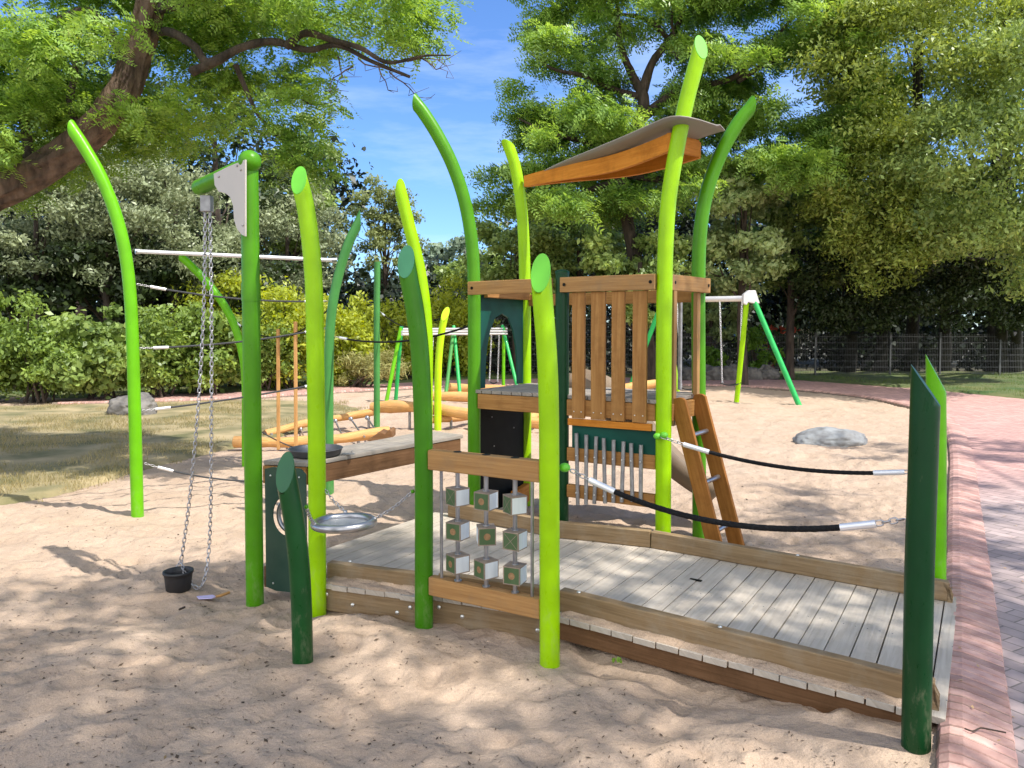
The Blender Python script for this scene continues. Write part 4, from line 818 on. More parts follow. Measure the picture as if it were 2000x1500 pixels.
# roof: two beams and a curled skin
rB = V(TB.x, TB.y, 2.90); rD = V(TD.x, TD.y, 2.88)+V(0.05, 0.03, 0); rE = V(TE.x, TE.y, 2.94)+V(-0.02, 0, 0)
for q, hh in ((rD, 0.125), (rE, 0.125)):
    P = rB+V(0.0, -0.05, 0); mb = MB(); ax_ = (q-P).normalized(); lt = V(0, 0, 1).cross(ax_).normalized(); L2 = (q-P).length; up_ = []; lo_ = []
    for k in range(17):
        t = k/16; bow = -0.05*math.sin(t*math.pi)*(1-0.6*t)+0.02*math.sin(t*math.pi*2); h_ = hh*(0.78+0.3*math.sin(min(1, t*1.3)*math.pi/2)-0.12*t); c_ = P.lerp(q, t)+V(0, 0, bow); up_.append(c_+V(0, 0, h_/2)); lo_.append(c_-V(0, 0, h_/2))
    for k in range(16):
        a4 = [lo_[k], lo_[k+1], up_[k+1], up_[k]]; o4 = [x-lt*0.0175 for x in a4]+[x+lt*0.0175 for x in a4]; uv4 = lambda f: [((o4[i]-P).dot(ax_), (o4[i]-P).z+(o4[i]-P).dot(lt)+0.3) for i in f]
        fl = [(3, 2, 1, 0), (4, 5, 6, 7), (0, 1, 5, 4), (2, 3, 7, 6)]+([(0, 4, 7, 3)] if k == 0 else [])+([(1, 2, 6, 5)] if k == 15 else [])
        mb.add(o4, fl, [uv4(f) for f in fl])
    o = mb.build('roof_beam', 'wood_orange', root); wd = o.modifiers.new('weld', 'WELD'); wd.merge_threshold = 0.0005
mb = MB(); mb.beam(rD+V(-0.02, 0, 0), rE+V(-0.03, -0.05, 0), 0.035, 0.12); mb.build('roof_beam', 'wood_orange', root, 0.004)
mb = MB(); I, J = 36, 16; vs_ = []; 
for i in range(I+1):
    a = i/I*1.16; 
    for j in range(J+1):
        b = j/J*2-1
        wdt = 1.0 if a < 1 else math.sqrt(max(0, 1-((a-1)/0.162)**2))
        wl = 0.16*min(1, a*1.5); mid = rB.lerp((rD+rE)/2, a); half = ((rE-rD)/2)*min(a, 1.0); sdn = (rE-rD).normalized()
        p = mid+(half+sdn*wl)*(b*wdt)
        z = 0.045-0.05*math.sin(min(a, 1.0)*math.pi)*(1-0.6*min(a, 1.0))+(0.02*math.sin(min(a, 1.0)*math.pi*2))+0.10*math.sin(min(a, 1.0)*math.pi*0.62)*(0.1+0.9*abs(b*wdt)**2.2)+(0.045*max(0, a-0.8)*(1-abs(b)))-0.03*(1-a if a < 1 else 0)
        if a > 1: z += 0.15*(a-1)
        vs_.append(V(p.x, p.y, p.z+z))
fs = []
for i in range(I):
    for j in range(J): k = i*(J+1)+j; fs.append((k, k+1, k+J+2, k+J+1))
nv = len(vs_); mb.add(vs_, fs, None, 0, True); o = mb.build('roof_skin', 'skin', root)
sd_ = o.modifiers.new('thick', 'SOLIDIFY'); sd_.thickness = 0.008; sd_.offset = 0
# slide at the back
mb = MB(); sp = spline([V(0.5, 6.6, 1.08), V(0.72, 6.5, 1.0), V(1.0, 6.36, 0.72), V(1.28, 6.3, 0.44), V(1.48, 6.28, 0.28), V(1.62, 6.28, 0.22)], 6); vs_ = []
prf = [(-0.27, 0.16), (-0.26, 0.03), (-0.2, -0.02), (0, -0.03), (0.2, -0.02), (0.26, 0.03), (0.27, 0.16)]
for i, p in enumerate(sp):
    t = (sp[min(i+1, len(sp)-1)]-sp[max(i-1, 0)]).normalized(); lat = V(0, 0, 1).cross(t).normalized(); up = t.cross(lat)
    for a, z in prf: vs_.append(p+lat*a+up*z)
fs = []; m_ = len(prf)
for i in range(len(sp)-1):
    for k in range(m_-1): fs.append((i*m_+k, i*m_+k+1, (i+1)*m_+k+1, (i+1)*m_+k))
mb.add(vs_, fs, None, 0, True); o = mb.build('slide', 'slide', root); sd_ = o.modifiers.new('thick', 'SOLIDIFY'); sd_.thickness = 0.012

# ---------------------------------------------------------------- ropes
def rope(label, P, Q, sag, r=0.0095, m='rope', ends=(True, True), chainl=0.09, slv=0.11, knob=None, name='rope', group='ropes strung between posts', sr=0.0125):
    P = Vector(P); Q = Vector(Q); L_ = (Q-P).length; N = 30
    def pt(t): p = P.lerp(Q, t); return V(p.x, p.y, p.z-sag*4*t*(1-t))
    root = thing(name, (P+Q)/2, label, 'rope', group)
    t0 = chainl/L_ if ends[0] else 0; t1 = 1-(chainl/L_ if ends[1] else 0); s0 = t0+slv/L_ if ends[0] else 0; s1 = t1-slv/L_ if ends[1] else 1
    mb = MB()
    if r < 0.012: mb.tube([pt(s0*0.98+(s1-s0*0.98)*k/N) for k in range(N+1)], r, 8)
    else:
        K = int(L_/0.008); cs = [pt(s0*0.98+(s1-s0*0.98)*k/K) for k in range(K+1)]; mb.tube(cs, r, 18); vv = np.array(mb.v[:(K+1)*18]).reshape(K+1, 18, 3); ct = vv.mean(1, keepdims=True)
        ph = np.arange(18)[None, :]/18*2*math.pi*6-np.arange(K+1)[:, None]*0.85; vv = ct+(vv-ct)*(0.9+0.16*np.abs(np.cos(ph/2)))[:, :, None]; mb.v[:(K+1)*18] = [tuple(q_) for q_ in vv.reshape(-1, 3)]
    mb.build('cord', m, root)
    for on, a, b, c in ((ends[0], 0, t0, s0), (ends[1], 1, t1, s1)):
        if not on: continue
        mb = MB(); mb.chain([pt(a), pt(b)], chainl/3.2, r*0.28, r*0.85); mb.build('chain', 'chain', root)
        mb = MB(); mb.tube([pt(b), pt(c)], sr, 12); mb.build('sleeve', 'alu', root)
    if knob:
        for q, mm in knob:
            mb = MB(); mb.ball(q, 0.028, 10, sc=(1.0, 1, 0.8)); mb.build('knob', mm, root)
    return root
k1 = W(1103, 913, 3.66); kk1 = W(1115, 918, 3.66)
rope('thick black rope from the lime post by the cubes down to the dark post', kk1, W(1766, 1014, 2.93), 0.135, 0.0125, slv=0.13, chainl=0.10, knob=[(k1, 'cap_lime')], sr=0.0155)
k2 = W(1284, 852, 5.17)
rope('black rope from the tower corner post to the bright pointed post', W(1292, 853, 5.14), W(1822, 918, 4.47), 0.10, 0.0125, slv=0.17, chainl=0.15, knob=[(k2, 'cap_lime'), (W(1297, 850, 5.15), 'cap_lime')], sr=0.0165)
for (a, b, s_, lab) in (((268, 555), (640, 588), 0.05, 'uppermost dark rope strung right of the leftmost reed post'), ((274, 680), (640, 640), 0.04, 'second rope from the top, strung right of the leftmost reed post'), ((278, 802), (640, 746), 0.02, 'third rope from the top, strung right of the leftmost reed post'), ((283, 905), (640, 925), 0.11, 'lowest rope, sagging close to the sand by the leftmost reed post')):
    rope(lab, W(*a, 6.37), W(*b, 7.2), s_, 0.0085, 'greyrope', chainl=0.1, slv=0.12, sr=0.013)
rope('black rope from the pale green reed post across to the tower', W(653, 657, 7.2), W(918, 636, 6.2), 0.09, 0.0085, 'rope', ends=(True, False), chainl=0.08, slv=0.1)
rope('short thin black rope hanging right of the straight pale green post', W(742, 608, 11.7), W(832, 634, 11.0), 0.12, 0.008, 'rope', ends=(True, False), chainl=0.06, slv=0.06)
# silver bar
root = thing('turning_bar', W(460, 499, 6.8), 'long silver horizontal bar between the leftmost post and the pale green one', 'bar')
mb = MB(); mb.tube([W(268, 491, 6.4), W(650, 508, 7.2)], 0.017, 16); mb.build('tube', 'alu', root)
mb = MB(); mb.tube([W(264, 491, 6.4), W(273, 491, 6.42)], 0.023, 16); mb.tube([W(648, 508, 7.19), W(657, 508, 7.21)], 0.023, 16); mb.build('end_collar', 'steel', root)
# hanging slats
dsl = 8.9
for i, (px, y0, y1, w_) in enumerate(((477, 625, 880, 9), (543, 643, 878, 9.5), (577, 628, 880, 10.5))):
    a = W(px, y0, dsl); b = W(px+(1 if i else 10), y1, dsl); mb = MB(); mb.beam(b, a, 0.028, w_/F*dsl, up=V(0, 1, 0))
    o = mb.build('hanging_slat', 'log', None, 0.003, loc=(b.x, b.y, b.z)); tag(o, ['upright wooden slat half hidden behind the crane post', 'shorter middle wooden slat hanging on the rope bridge', 'wooden slat hanging on the rope bridge, beside the lime post'][i], 'slat', 'upright slats hung on ropes')
rope('upper black rope threaded through the hanging wooden slats', W(446, 618, 8.8), W(640, 605, 8.9), 0.28, 0.008, 'rope', ends=(True, False), chainl=0.06, slv=0.08)
rope('lower thin rope threaded through the feet of the hanging slats', W(478, 820, 8.9), W(660, 885, 8.9), 0.12, 0.008, 'greyrope', ends=(False, False))

# ---------------------------------------------------------------- logs
def log(label, pts, r, ends=True, name='log_beam', posts=(), m='log'):
    P = spline([V(*p) for p in pts], 6); random.seed(len(label)); rs = [r*(1+0.10*math.sin(i*0.8+len(label))+random.uniform(-0.04, 0.04)) for i in range(len(P))]
    root = thing(name, P[len(P)//2], label, 'log', 'orange climbing logs'); mb = MB(); mb.tube(P, rs, 18); mb.build('trunk_pole', m, root)
    mb = MB(); mb.tube([P[0]+(P[0]-P[1]).normalized()*0.002, P[0]+(P[0]-P[1]).normalized()*0.006], rs[0]*0.9, 18); mb.build('cut_end', 'log_end', root)
    mb = MB(); mb.tube([P[-1]+(P[-1]-P[-2]).normalized()*0.002, P[-1]+(P[-1]-P[-2]).normalized()*0.006], rs[-1]*0.9, 18); mb.build('cut_end', 'log_end', root)
    for p in posts:
        mb = MB(); mb.tube([V(p.x, p.y, -0.1), V(p.x, p.y, p.z)], 0.022, 12); mb.build('foot', 'dullsteel', root)
    return root
log('thick peeled log, front rail of the rope net frame near the lawn', [W(458, 863, 9.9), W(560, 864, 9.9), W(660, 857, 10.1), W(760, 842, 10.4)], 0.07, name='log_rail', posts=[W(490, 865, 9.9), W(700, 855, 10.2)])
log('slimmer peeled log, back rail of the rope net frame near the lawn', [W(518, 848, 11.1), W(600, 826, 11.6), W(670, 815, 12.0), W(738, 803, 12.2)], 0.06, name='log_rail', posts=[W(530, 846, 11.1), W(720, 806, 12.2)])
for i, (a, b) in enumerate((((553, 846), (568, 862)), ((587, 838), (598, 860)), ((655, 822), (672, 856)), ((685, 818), (712, 853)), ((717, 816), (742, 848)))):
    mb = MB(); mb.tube([W(*a, 11.6), W((a[0]+b[0])/2, (a[1]+b[1])/2+2, 10.9), W(*b, 10.1)], 0.014, 8); mb.ball(W(*a, 11.5), 0.035, 8)
    o = mb.build('net_rope', 'steel', None, loc=W(*a, 11.6)); tag(o, 'grey rope rung tied between the two peeled logs, %s from the left' % ['first', 'second', 'third', 'fourth', 'fifth'][i], 'rope', 'rungs of the log net')
log('raised horizontal log starting left of the straight pale green post', [W(726, 796, 12.2), W(780, 794, 12.1), W(840, 797, 12.0), W(910, 808, 11.8), W(1060, 828, 11.4)], 0.095, posts=[W(800, 795, 12.1), W(960, 815, 11.7)])
log('distant log with round cut end just left of the arch board', [W(874, 757, 17.5), W(940, 759, 17.5), W(1030, 766, 17.3)], 0.10, posts=[W(900, 758, 17.5), W(1010, 764, 17.3)])
log('distant log running behind the yellow lime post', [W(838, 773, 15.8), W(900, 775, 15.7), W(1000, 778, 15.5)], 0.10, posts=[W(860, 775, 15.8), W(980, 778, 15.5)])
log('low slanting log on a thin steel foot behind the tower post', [W(838, 820, 11.8), W(900, 815, 12.2), W(1000, 796, 13.4)], 0.06, posts=[W(881, 817, 12.0)])
log('distant log seen behind the tower slats', [W(1170, 764, 16.6), W(1225, 757, 17.0), W(1290, 748, 17.4)], 0.10, posts=[W(1180, 763, 16.7), W(1280, 750, 17.4)])
log('log seen between the tower posts under the platform', [W(1020, 828, 11.4), W(1035, 818, 11.6), W(1062, 800, 12.2)], 0.07, posts=[W(1035, 818, 11.6)])
mb = MB(); q = [W(x, y, 9.6) for x, y in ((715, 862), (730, 852), (742, 843), (752, 847), (760, 839), (766, 842), (766, 856), (740, 862))]; mb.prism(q, V(0, 0.3, 0)); o = mb.build('carved_plank', 'wood_dark', None, 0.01, loc=W(740, 862, 9.6)); tag(o, 'small wavy brown plank end standing above the counter', 'plank')

# ---------------------------------------------------------------- swings
def swing_seat(root, tops, seat_px, d, seatm='rubber'):
    for (x0, y0), (x1, y1) in tops:
        mb = MB(); mb.chain([W(x0, y0, d), W(x1, y1, d)], 0.06, 0.006, 0.016); mb.build('chain', 'alu', root)
    a, b = seat_px; A = W(*a, d); B = W(*b, d); mb = MB(); vs_ = []; N = 10
    for i in range(N+1):
        p = A.lerp(B, i/N); p.z -= 0.05*4*(i/N)*(1-i/N)
        for o_ in (V(0, -0.08, 0.012), V(0, 0.08, 0.012), V(0, 0.08, -0.012), V(0, -0.08, -0.012)): vs_.append(p+o_)
    fs = [(i*4+k, i*4+(k+1) % 4, (i+1)*4+(k+1) % 4, (i+1)*4+k) for i in range(N) for k in range(4)]+[(3, 2, 1, 0), (N*4, N*4+1, N*4+2, N*4+3)]
    mb.add(vs_, fs); mb.build('seat', seatm, root)
d = 16.3
root = thing('swing_set', G(1438, 782), 'swing frame with silver crossbar and green and lime legs, right of the tower', 'swing')
mb = MB(); mb.tube([W(1298, 586, 17.6), W(1462, 583, d)], 0.062, 18); mb.build('crossbar', 'beamwhite', root)
for (x0, y0, d0, x1, y1, mm, r_) in ((1458, 592, d, 1438, 783, 'lime', 0.055), (1470, 580, d, 1566, 794, 'brightgreen', 0.055), (1303, 590, 17.5, 1325, 775, 'lime', 0.055), (1295, 585, 17.5, 1222, 772, 'brightgreen', 0.055)):
    g_ = G(x1, y1); mb = MB(); mb.tube([V(g_.x, g_.y, -0.1), W(x0, y0, d0)], r_, 16); mb.build('leg', mm, root)
mb = MB(); q = [W(x, y, 16.2) for x, y in ((1452, 575), (1462, 567), (1476, 567), (1484, 592), (1478, 594), (1462, 590), (1458, 596), (1452, 592))]; mb.prism(q, V(0, 0.12, 0)); mb.build('corner_bracket', 'beamwhite', root, 0.01)
def swing(label, tops, seat, d, group='swings on chains'):
    r_ = thing('swing', W(*seat[0], d), label, 'swing', group); swing_seat(r_, tops, seat, d)
swing('black swing seat hanging beside the lime leg of the right swing frame', (((1406, 590), (1411, 750)), ((1449, 590), (1444, 748))), ((1409, 749), (1445, 747)), 16.5)
swing('swing seat hanging behind the ladder side of the tower', (((1322, 592), (1331, 757)), ((1366, 590), (1360, 757))), ((1330, 757), (1361, 757)), 17.1)
root = thing('beam_frame', G(870, 775), 'distant frame of silver beams on three pairs of thin green legs', 'climbing frame')
for k in range(3):
    mb = MB(); mb.tube([W(785, 643+k*5, 16.2-k*0.2), W(990, 642+k*5, 19.6-k*0.2)], 0.026, 12); mb.build('crossbar', 'beamwhite', root)
for (x0, y0, d0, x1, y1, mm) in ((783, 640, 16.2, 752, 789, 'leafgreen'), (784, 638, 16.2, 772, 784, 'brightgreen'), (886, 640, 17.9, 868, 786, 'palegreen'), (886, 637, 17.9, 900, 780, 'brightgreen'), (984, 640, 19.5, 983, 762, 'leafgreen'), (981, 636, 19.5, 1015, 768, 'brightgreen')):
    g_ = G(x1, y1); mb = MB(); mb.tube([V(g_.x, g_.y, -0.1), W(x0, y0, d0)], 0.042, 12); mb.build('leg', mm, root)
swing('far swing on white chains seen through the arch board', (((960, 655), (956, 745)), ((975, 655), (972, 745))), ((956, 745), (972, 745)), 19.3)
swing('far swing hanging between the mid green post and the yellow lime post', (((846, 655), (841, 755)), ((832, 655), (828, 755))), ((828, 755), (841, 755)), 17.3)

# ---------------------------------------------------------------- rocks
def rock(nm, c, sx, sy, sz, m, label, seed, group=None, rough=0.28):
    bm_ = bmesh.new(); bmesh.ops.create_icosphere(bm_, subdivisions=4, radius=1)
    bmesh.ops.subdivide_edges(bm_, edges=bm_.edges, cuts=1, use_grid_fill=True)
    for v in bm_.verts:
        p = v.co.copy(); n_ = mnoise.noise(p*1.3+V(seed, 0, 0))*rough+mnoise.noise(p*3.5+V(0, seed, 0))*rough*0.35+(0.5-abs(mnoise.noise(p*2.4+V(0, 0, seed))))*rough*0.55+mnoise.noise(p*9+V(0, 0, seed))*0.05+mnoise.noise(p*22)*0.02
        v.co = V(p.x*sx, p.y*sy, p.z*sz)*(1+n_)
    me = bpy.data.meshes.new(nm); bm_.to_mesh(me); bm_.free(); me.polygons.foreach_set('use_smooth', [True]*len(me.polygons)); me.materials.append(M[m]); o = bpy.data.objects.new(nm, me); COL.objects.link(o); o.location = c; return tag(o, label, 'boulder', group)
c = G(262, 810); rock('boulder', (c.x, c.y, 0.11), 0.42, 0.36, 0.27, 'stone', 'grey boulder on the lawn in front of the hedge', 3.1)
c = G(1637, 866); rock('boulder', (c.x, c.y+0.25, -0.02), 0.50, 0.36, 0.20, 'stone_pale', 'pale smooth boulder half sunk in the sand beyond the ramp', 4.4, rough=0.13)
names = ['first', 'second', 'third', 'fourth', 'fifth', 'sixth']
for i, px in enumerate((1308, 1350, 1388, 1426, 1462, 1496)):
    c = W(px, 750, 22.8+0.1*i); rock('edge_rock', (c.x, c.y, 0.13), 0.36, 0.3, 0.30-0.03*(i > 3), 'stone', 'dark rough stone of the low row below the fence, %s from the left' % names[i], i*2.3, 'stones in the low row', 0.4)

# ---------------------------------------------------------------- fence
def fence(nm, P, Q, posts, label, h=1.4, seg=0.055):
    P = Vector(P); Q = Vector(Q); root = thing(nm, P, label, 'fence'); dr = (Q-P).normalized(); L_ = (Q-P).length; nrm = V(-dr.y, dr.x, 0)
    mb = MB(); N = int(L_/seg)
    vs_ = []; fs = []; w = 0.0035
    for k in range(N):
        p = P+dr*(k*seg); b = len(vs_); vs_ += [p-dr*w+V(0, 0, 0.05), p+dr*w+V(0, 0, 0.05), p+dr*w+V(0, 0, h), p-dr*w+V(0, 0, h), p+nrm*w*2+V(0, 0, 0.05), p+nrm*w*2+V(0, 0, h)]
        fs += [(b, b+1, b+2, b+3), (b+1, b+4, b+5, b+2), (b+4, b, b+3, b+5)]
    mb.add(vs_, fs)
    z = 0.1
    while z < h+0.01: mb.beam(P+V(0, 0, z)-nrm*0.006, Q+V(0, 0, z)-nrm*0.006, 0.006, 0.012); mb.beam(P+V(0, 0, z)+nrm*0.012, Q+V(0, 0, z)+nrm*0.012, 0.006, 0.012); z += 0.2
    mb.build('wire_mesh', 'fencewire', root)
    for t in posts:
        p = P+dr*(t*L_); mb = MB(); mb.beam(V(p.x, p.y, -0.1), V(p.x, p.y, h+0.05), 0.05, 0.05, up=nrm); mb.build('fence_post', 'fencewire', root)
fz = 25.0
fa = V(W(1300, 735, fz).x, fz, 0); fb = V(W(2150, 735, fz).x, fz, 0); xs_ = [(p-1300)/850 for p in (1457, 1592, 1738, 1835, 1952, 2080)]
fence('wire_fence', fa, fb, xs_, 'grey double wire mesh fence with posts behind the right lawn')
fence('wire_fence', V(W(630, 735, 26).x, 26.3, 0), V(fa.x-0.05, fz, 0), (0.0, 0.2, 0.4, 0.6, 0.8), 'wire mesh fence behind the far swings, left of the tower', h=2.0)

# ---------------------------------------------------------------- foliage
rng = np.random.default_rng(11)
def leaves(C_, n, size, asp, rng, up=0.5, shell=0.5, flat=False, droop=0.0, jit=0.34):
    """C_: clumps (k,6) centre + radii -> diamond leaves"""
    C_ = np.asarray(C_, float); ar = C_[:, 3]*C_[:, 4]+C_[:, 4]*C_[:, 5]+C_[:, 3]*C_[:, 5]; idx = rng.choice(len(C_), n, p=ar/ar.sum())
    d = rng.normal(size=(n, 3)); d /= np.linalg.norm(d, axis=1)[:, None]
    rad = shell+(1-shell)*rng.random(n)**0.6; rad *= 1+jit*rng.normal(size=n)
    c = C_[idx, :3]+d*C_[idx, 3:]*rad[:, None]
    nr = d*0.5+np.array(SUN)*up*0.6+np.array([0, -0.3, 0])+rng.normal(size=(n, 3))*0.75; nr /= np.linalg.norm(nr, axis=1)[:, None]
    a = rng.normal(size=(n, 3)); a[:, 2] -= droop; a -= nr*(a*nr).sum(1)[:, None]; a /= np.linalg.norm(a, axis=1)[:, None]; b = np.cross(nr, a)
    s = size*(0.4+1.1*rng.random(n)**1.3)[:, None]; w = s*asp
    fold = nr*(s*0.12)
    v = np.stack([c-a*s*0.5, c+b*w*0.5+fold, c+a*s*0.5, c-b*w*0.5+fold], 1).reshape(-1, 3)
    return v, np.arange(4*n).reshape(n, 4)
def fronds(C_, n, L_, rng, nl=9, lw=0.018, ll=0.045, up=0.6, shell=0.35):
    """pinnate leaves: a row of paired leaflets along a drooping rachis"""
    C_ = np.asarray(C_, float); ar = C_[:, 3]*C_[:, 4]; idx = rng.choice(len(C_), n, p=ar/ar.sum())
    d = rng.normal(size=(n, 3)); d /= np.linalg.norm(d, axis=1)[:, None]; c = C_[idx, :3]+d*C_[idx, 3:]*((shell+(1-shell)*rng.random(n)**0.6)*(1+0.25*rng.normal(size=n)))[:, None]
    a = rng.normal(size=(n, 3)); a[:, 2] = a[:, 2]*0.35-0.25; a /= np.linalg.norm(a, axis=1)[:, None]
    nr = rng.normal(size=(n, 3))*0.45+np.array(SUN); nr -= a*(nr*a).sum(1)[:, None]; nr /= np.linalg.norm(nr, axis=1)[:, None]; b = np.cross(nr, a)
    Ls = L_*(0.6+0.6*rng.random(n)); vs = []
    for k in range(nl):
        t = (k+0.5)/nl; ctr = c+a*(Ls*t)[:, None]-np.array([0, 0, 1])*(Ls*0.25*t*t)[:, None]; l_ = ll*(0.7+0.5*np.sin(math.pi*min(1, t*1.1)))
        for sg in (-1, 1):
            dr = b*sg*0.9+a*0.45+rng.normal(size=(n, 3))*0.12; tip = ctr+dr*l_; mid = ctr+dr*l_*0.5; wv = (a-dr*0.3)*lw*0.5
            vs.append(np.stack([ctr, mid+wv, tip, mid-wv], 1))
    v = np.concatenate(vs, 0).reshape(-1, 3); return v, np.arange(len(v)).reshape(-1, 4)
def clumps(c, r, k, rng, cr=(0.16, 0.28), flat=0.6, surf=0.55, zmin=None):
    d = rng.normal(size=(k, 3)); d /= np.linalg.norm(d, axis=1)[:, None]; rad = surf+(1-surf)*rng.random(k)
    p = np.array(c)+d*np.array(r)*rad[:, None]
    if zmin is not None: p[:, 2] = np.maximum(p[:, 2], zmin+rng.random(k)*0.4)
    s = np.mean(r)*(cr[0]+(cr[1]-cr[0])*rng.random(k)); return np.stack([p[:, 0], p[:, 1], p[:, 2], s, s, s*flat], 1)
def limb(mb, P, r0, r1, n=8, wob=0.0, seed=0, rough=0.0):
    random.seed(seed); P = [V(*p) for p in P]
    for i in range(1, len(P)-1): P[i] += V(random.uniform(-wob, wob), random.uniform(-wob, wob), random.uniform(-wob, wob))
    S = spline(P, 6); m = len(S); mb.tube(S, [(r0+(r1-r0)*(i/(m-1)))*(1+random.uniform(-rough, rough)) for i in range(m)], n)
def tree(nm, base, H_, cc, cr, nclump, nleaf, size, asp, m, label, bark='bark', tr=0.22, seed=0, cat='tree', flat=0.6, crr=(0.16, 0.28), surf=0.5, up=0.5, zmin=None, group=None, limbs=9, extra=None, droop=0.0, frond=False):
    rg = np.random.default_rng(seed+100); base = V(*base); root = thing(nm, base, label, cat, group)
    C_ = clumps(cc, cr, nclump, rg, crr, flat, surf, zmin)
    if extra is not None: C_ = np.concatenate([C_, np.array(extra, float)])
    if frond: v, q = fronds(C_, nleaf, size, rg, nl=7, lw=size*0.09, ll=size*0.26)
    else: v, q = leaves(C_, nleaf, size, asp, rg, up, droop=droop)
    np_mesh('crown', v, q, m, parent=root)
    mb = MB(); top = V(cc[0], cc[1], cc[2]+cr[2]*0.3); mid = base.lerp(top, 0.45)
    limb(mb, [base-V(0, 0, 0.3), mid, top], tr, tr*0.35, 12, 0.1, seed, 0.08)
    sel = rg.choice(len(C_), min(limbs, len(C_)), replace=False)
    for i in sel:
        t = rg.uniform(0.35, 0.85); p = base.lerp(top, t); e = V(*C_[i, :3]); mm = p.lerp(e, 0.5)+V(0, 0, -0.05*(e-p).length); limb(mb, [p, mm, e], tr*0.4*(1.1-t), tr*0.07, 7, 0.15, seed+int(i), 0.1)
    mb.build('trunk', bark, root); return root
M['lf_locust'] = leafmat('lf_locust', (0.055, 0.14, 0.02), (0.36, 0.54, 0.11), 0.42, yellow=(0.34, 0.39, 0.10))
M['lf_right'] = leafmat('lf_right', (0.06, 0.15, 0.025), (0.40, 0.58, 0.13), 0.4)
M['lf_far'] = leafmat('lf_far', (0.055, 0.11, 0.02), (0.42, 0.54, 0.15), 0.32)
M['lf_grey'] = leafmat('lf_grey', (0.10, 0.135, 0.05), (0.44, 0.49, 0.28), 0.22)
M['lf_hedge'] = leafmat('lf_hedge', (0.06, 0.12, 0.02), (0.34, 0.46, 0.10), 0.35, rough=0.4, yellow=(0.45, 0.5, 0.12))
M['lf_yellow'] = leafmat('lf_yellow', (0.24, 0.32, 0.03), (0.52, 0.56, 0.07), 0.4)
M['lf_dark'] = leafmat('lf_dark', (0.016, 0.035, 0.009), (0.07, 0.10, 0.03), 0.25)  # dark leaves: shade below higher crowns is put into the colour
M['lf_sunlit'] = leafmat('lf_sunlit', (0.09, 0.15, 0.04), (0.58, 0.68, 0.30), 0.36)  # lightened leaves: sunlight on the foliage is put into the colour
M['lf_deepshade'] = leafmat('lf_deepshade', (0.005, 0.012, 0.004), (0.022, 0.035, 0.012), 0.15)  # near-black leaves: deep shade under the crowns is put into the colour
M['lf_young'] = leafmat('lf_young', (0.16, 0.21, 0.07), (0.33, 0.37, 0.14), 0.4)
M['lf_olive'] = leafmat('lf_olive', (0.05, 0.10, 0.012), (0.46, 0.56, 0.12), 0.33, yellow=(0.80, 0.80, 0.32))
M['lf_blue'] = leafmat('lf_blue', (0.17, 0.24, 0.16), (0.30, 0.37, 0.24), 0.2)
M['lf_bright'] = leafmat('lf_bright', (0.09, 0.2, 0.02), (0.22, 0.36, 0.05), 0.4)

# near black locust on the left: trunk, limbs placed in space about eight metres off
root = thing('locust_tree', (-7.6, 8.0, 0), 'big old locust tree leaning in from the left with rough trunk and feathery leaves', 'tree')
NT = [(-7.8, 7.9, -0.3), (-7.3, 7.9, 1.4), W(-80, 420, 8.0), W(50, 350, 8.0), W(150, 285, 8.0), W(232, 195, 7.9), W(265, 110, 7.9), W(288, 20, 7.8), W(300, -90, 7.8)]
S = spline([V(*p) for p in NT], 14); m_ = len(S); mb = MB(); nn_ = 72; mb.tube(S, [0.165-0.045*(i/(m_-1)) for i in range(m_)], nn_)
vv = np.array(mb.v[:m_*nn_]).reshape(m_, nn_, 3); ctr = vv.mean(1, keepdims=True); th = np.arange(nn_)[None, :]/nn_*14+0*vv[:, :, 0]; ll_ = np.cumsum([0]+[(S[i]-S[i-1]).length for i in range(1, m_)])[:, None]+0*th
def per(a, f, sd): t = a/14; return vnoise(a*f, ll_*2.2*f, sd)*(1-t)+vnoise((a-14)*f, ll_*2.2*f, sd)*t
rdg = 1-np.abs(per(th+np.sin(ll_*3)*0.6, 1.0, 41)*2-1); rdg2 = 1-np.abs(per(th, 2.3, 42)*2-1); dsp = 0.045*(rdg**1.5-0.5)+0.012*(rdg2-0.5)+0.05*(per(th, 0.25, 43)-0.5)
nd = (vv-ctr); nd /= np.linalg.norm(nd, axis=2, keepdims=True); vv = vv+nd*dsp[:, :, None]; mb.v[:m_*nn_] = [tuple(p) for p in vv.reshape(-1, 3)]
mb.build('trunk', 'bark_warm', root)
mb = MB()
limb(mb, [W(375, 140, 7.7), W(420, 115, 7.6), W(470, 95, 7.5), (W(530, 82, 7.5)), W(600, 95, 7.5), W(660, 90, 7.4), W(720, 118, 7.4), W(800, 150, 7.3)], 0.05, 0.014, 10, 0.015, 2, 0.1)
limb(mb, [W(270, 90, 7.9), W(320, 60, 7.8), W(375, 85, 7.7), W(405, 120, 7.65), W(440, 108, 7.6)], 0.045, 0.04, 10, 0.01, 3, 0.08)
limb(mb, [W(560, 90, 7.5), W(600, 65, 7.4), W(650, 78, 7.4), W(700, 95, 7.3), W(760, 120, 7.3), W(830, 108, 7.3), W(880, 108, 7.2)], 0.04, 0.006, 8, 0.02, 4, 0.1)
limb(mb, [W(250, 120, 7.9), W(180, 30, 7.8), W(120, 40, 7.7), W(30, 90, 7.6), W(-40, 110, 7.5)], 0.06, 0.03, 8, 0.02, 5, 0.08)
limb(mb, [W(460, 125, 7.6), W(480, 180, 7.7), W(510, 230, 7.7), W(555, 280, 7.7), W(580, 320, 7.7)], 0.03, 0.008, 8, 0.02, 6, 0.1)
limb(mb, [W(160, 280, 8.0), W(140, 200, 8.1), W(150, 130, 8.2), W(120, 60, 8.3)], 0.05, 0.02, 8, 0.02, 7, 0.08)
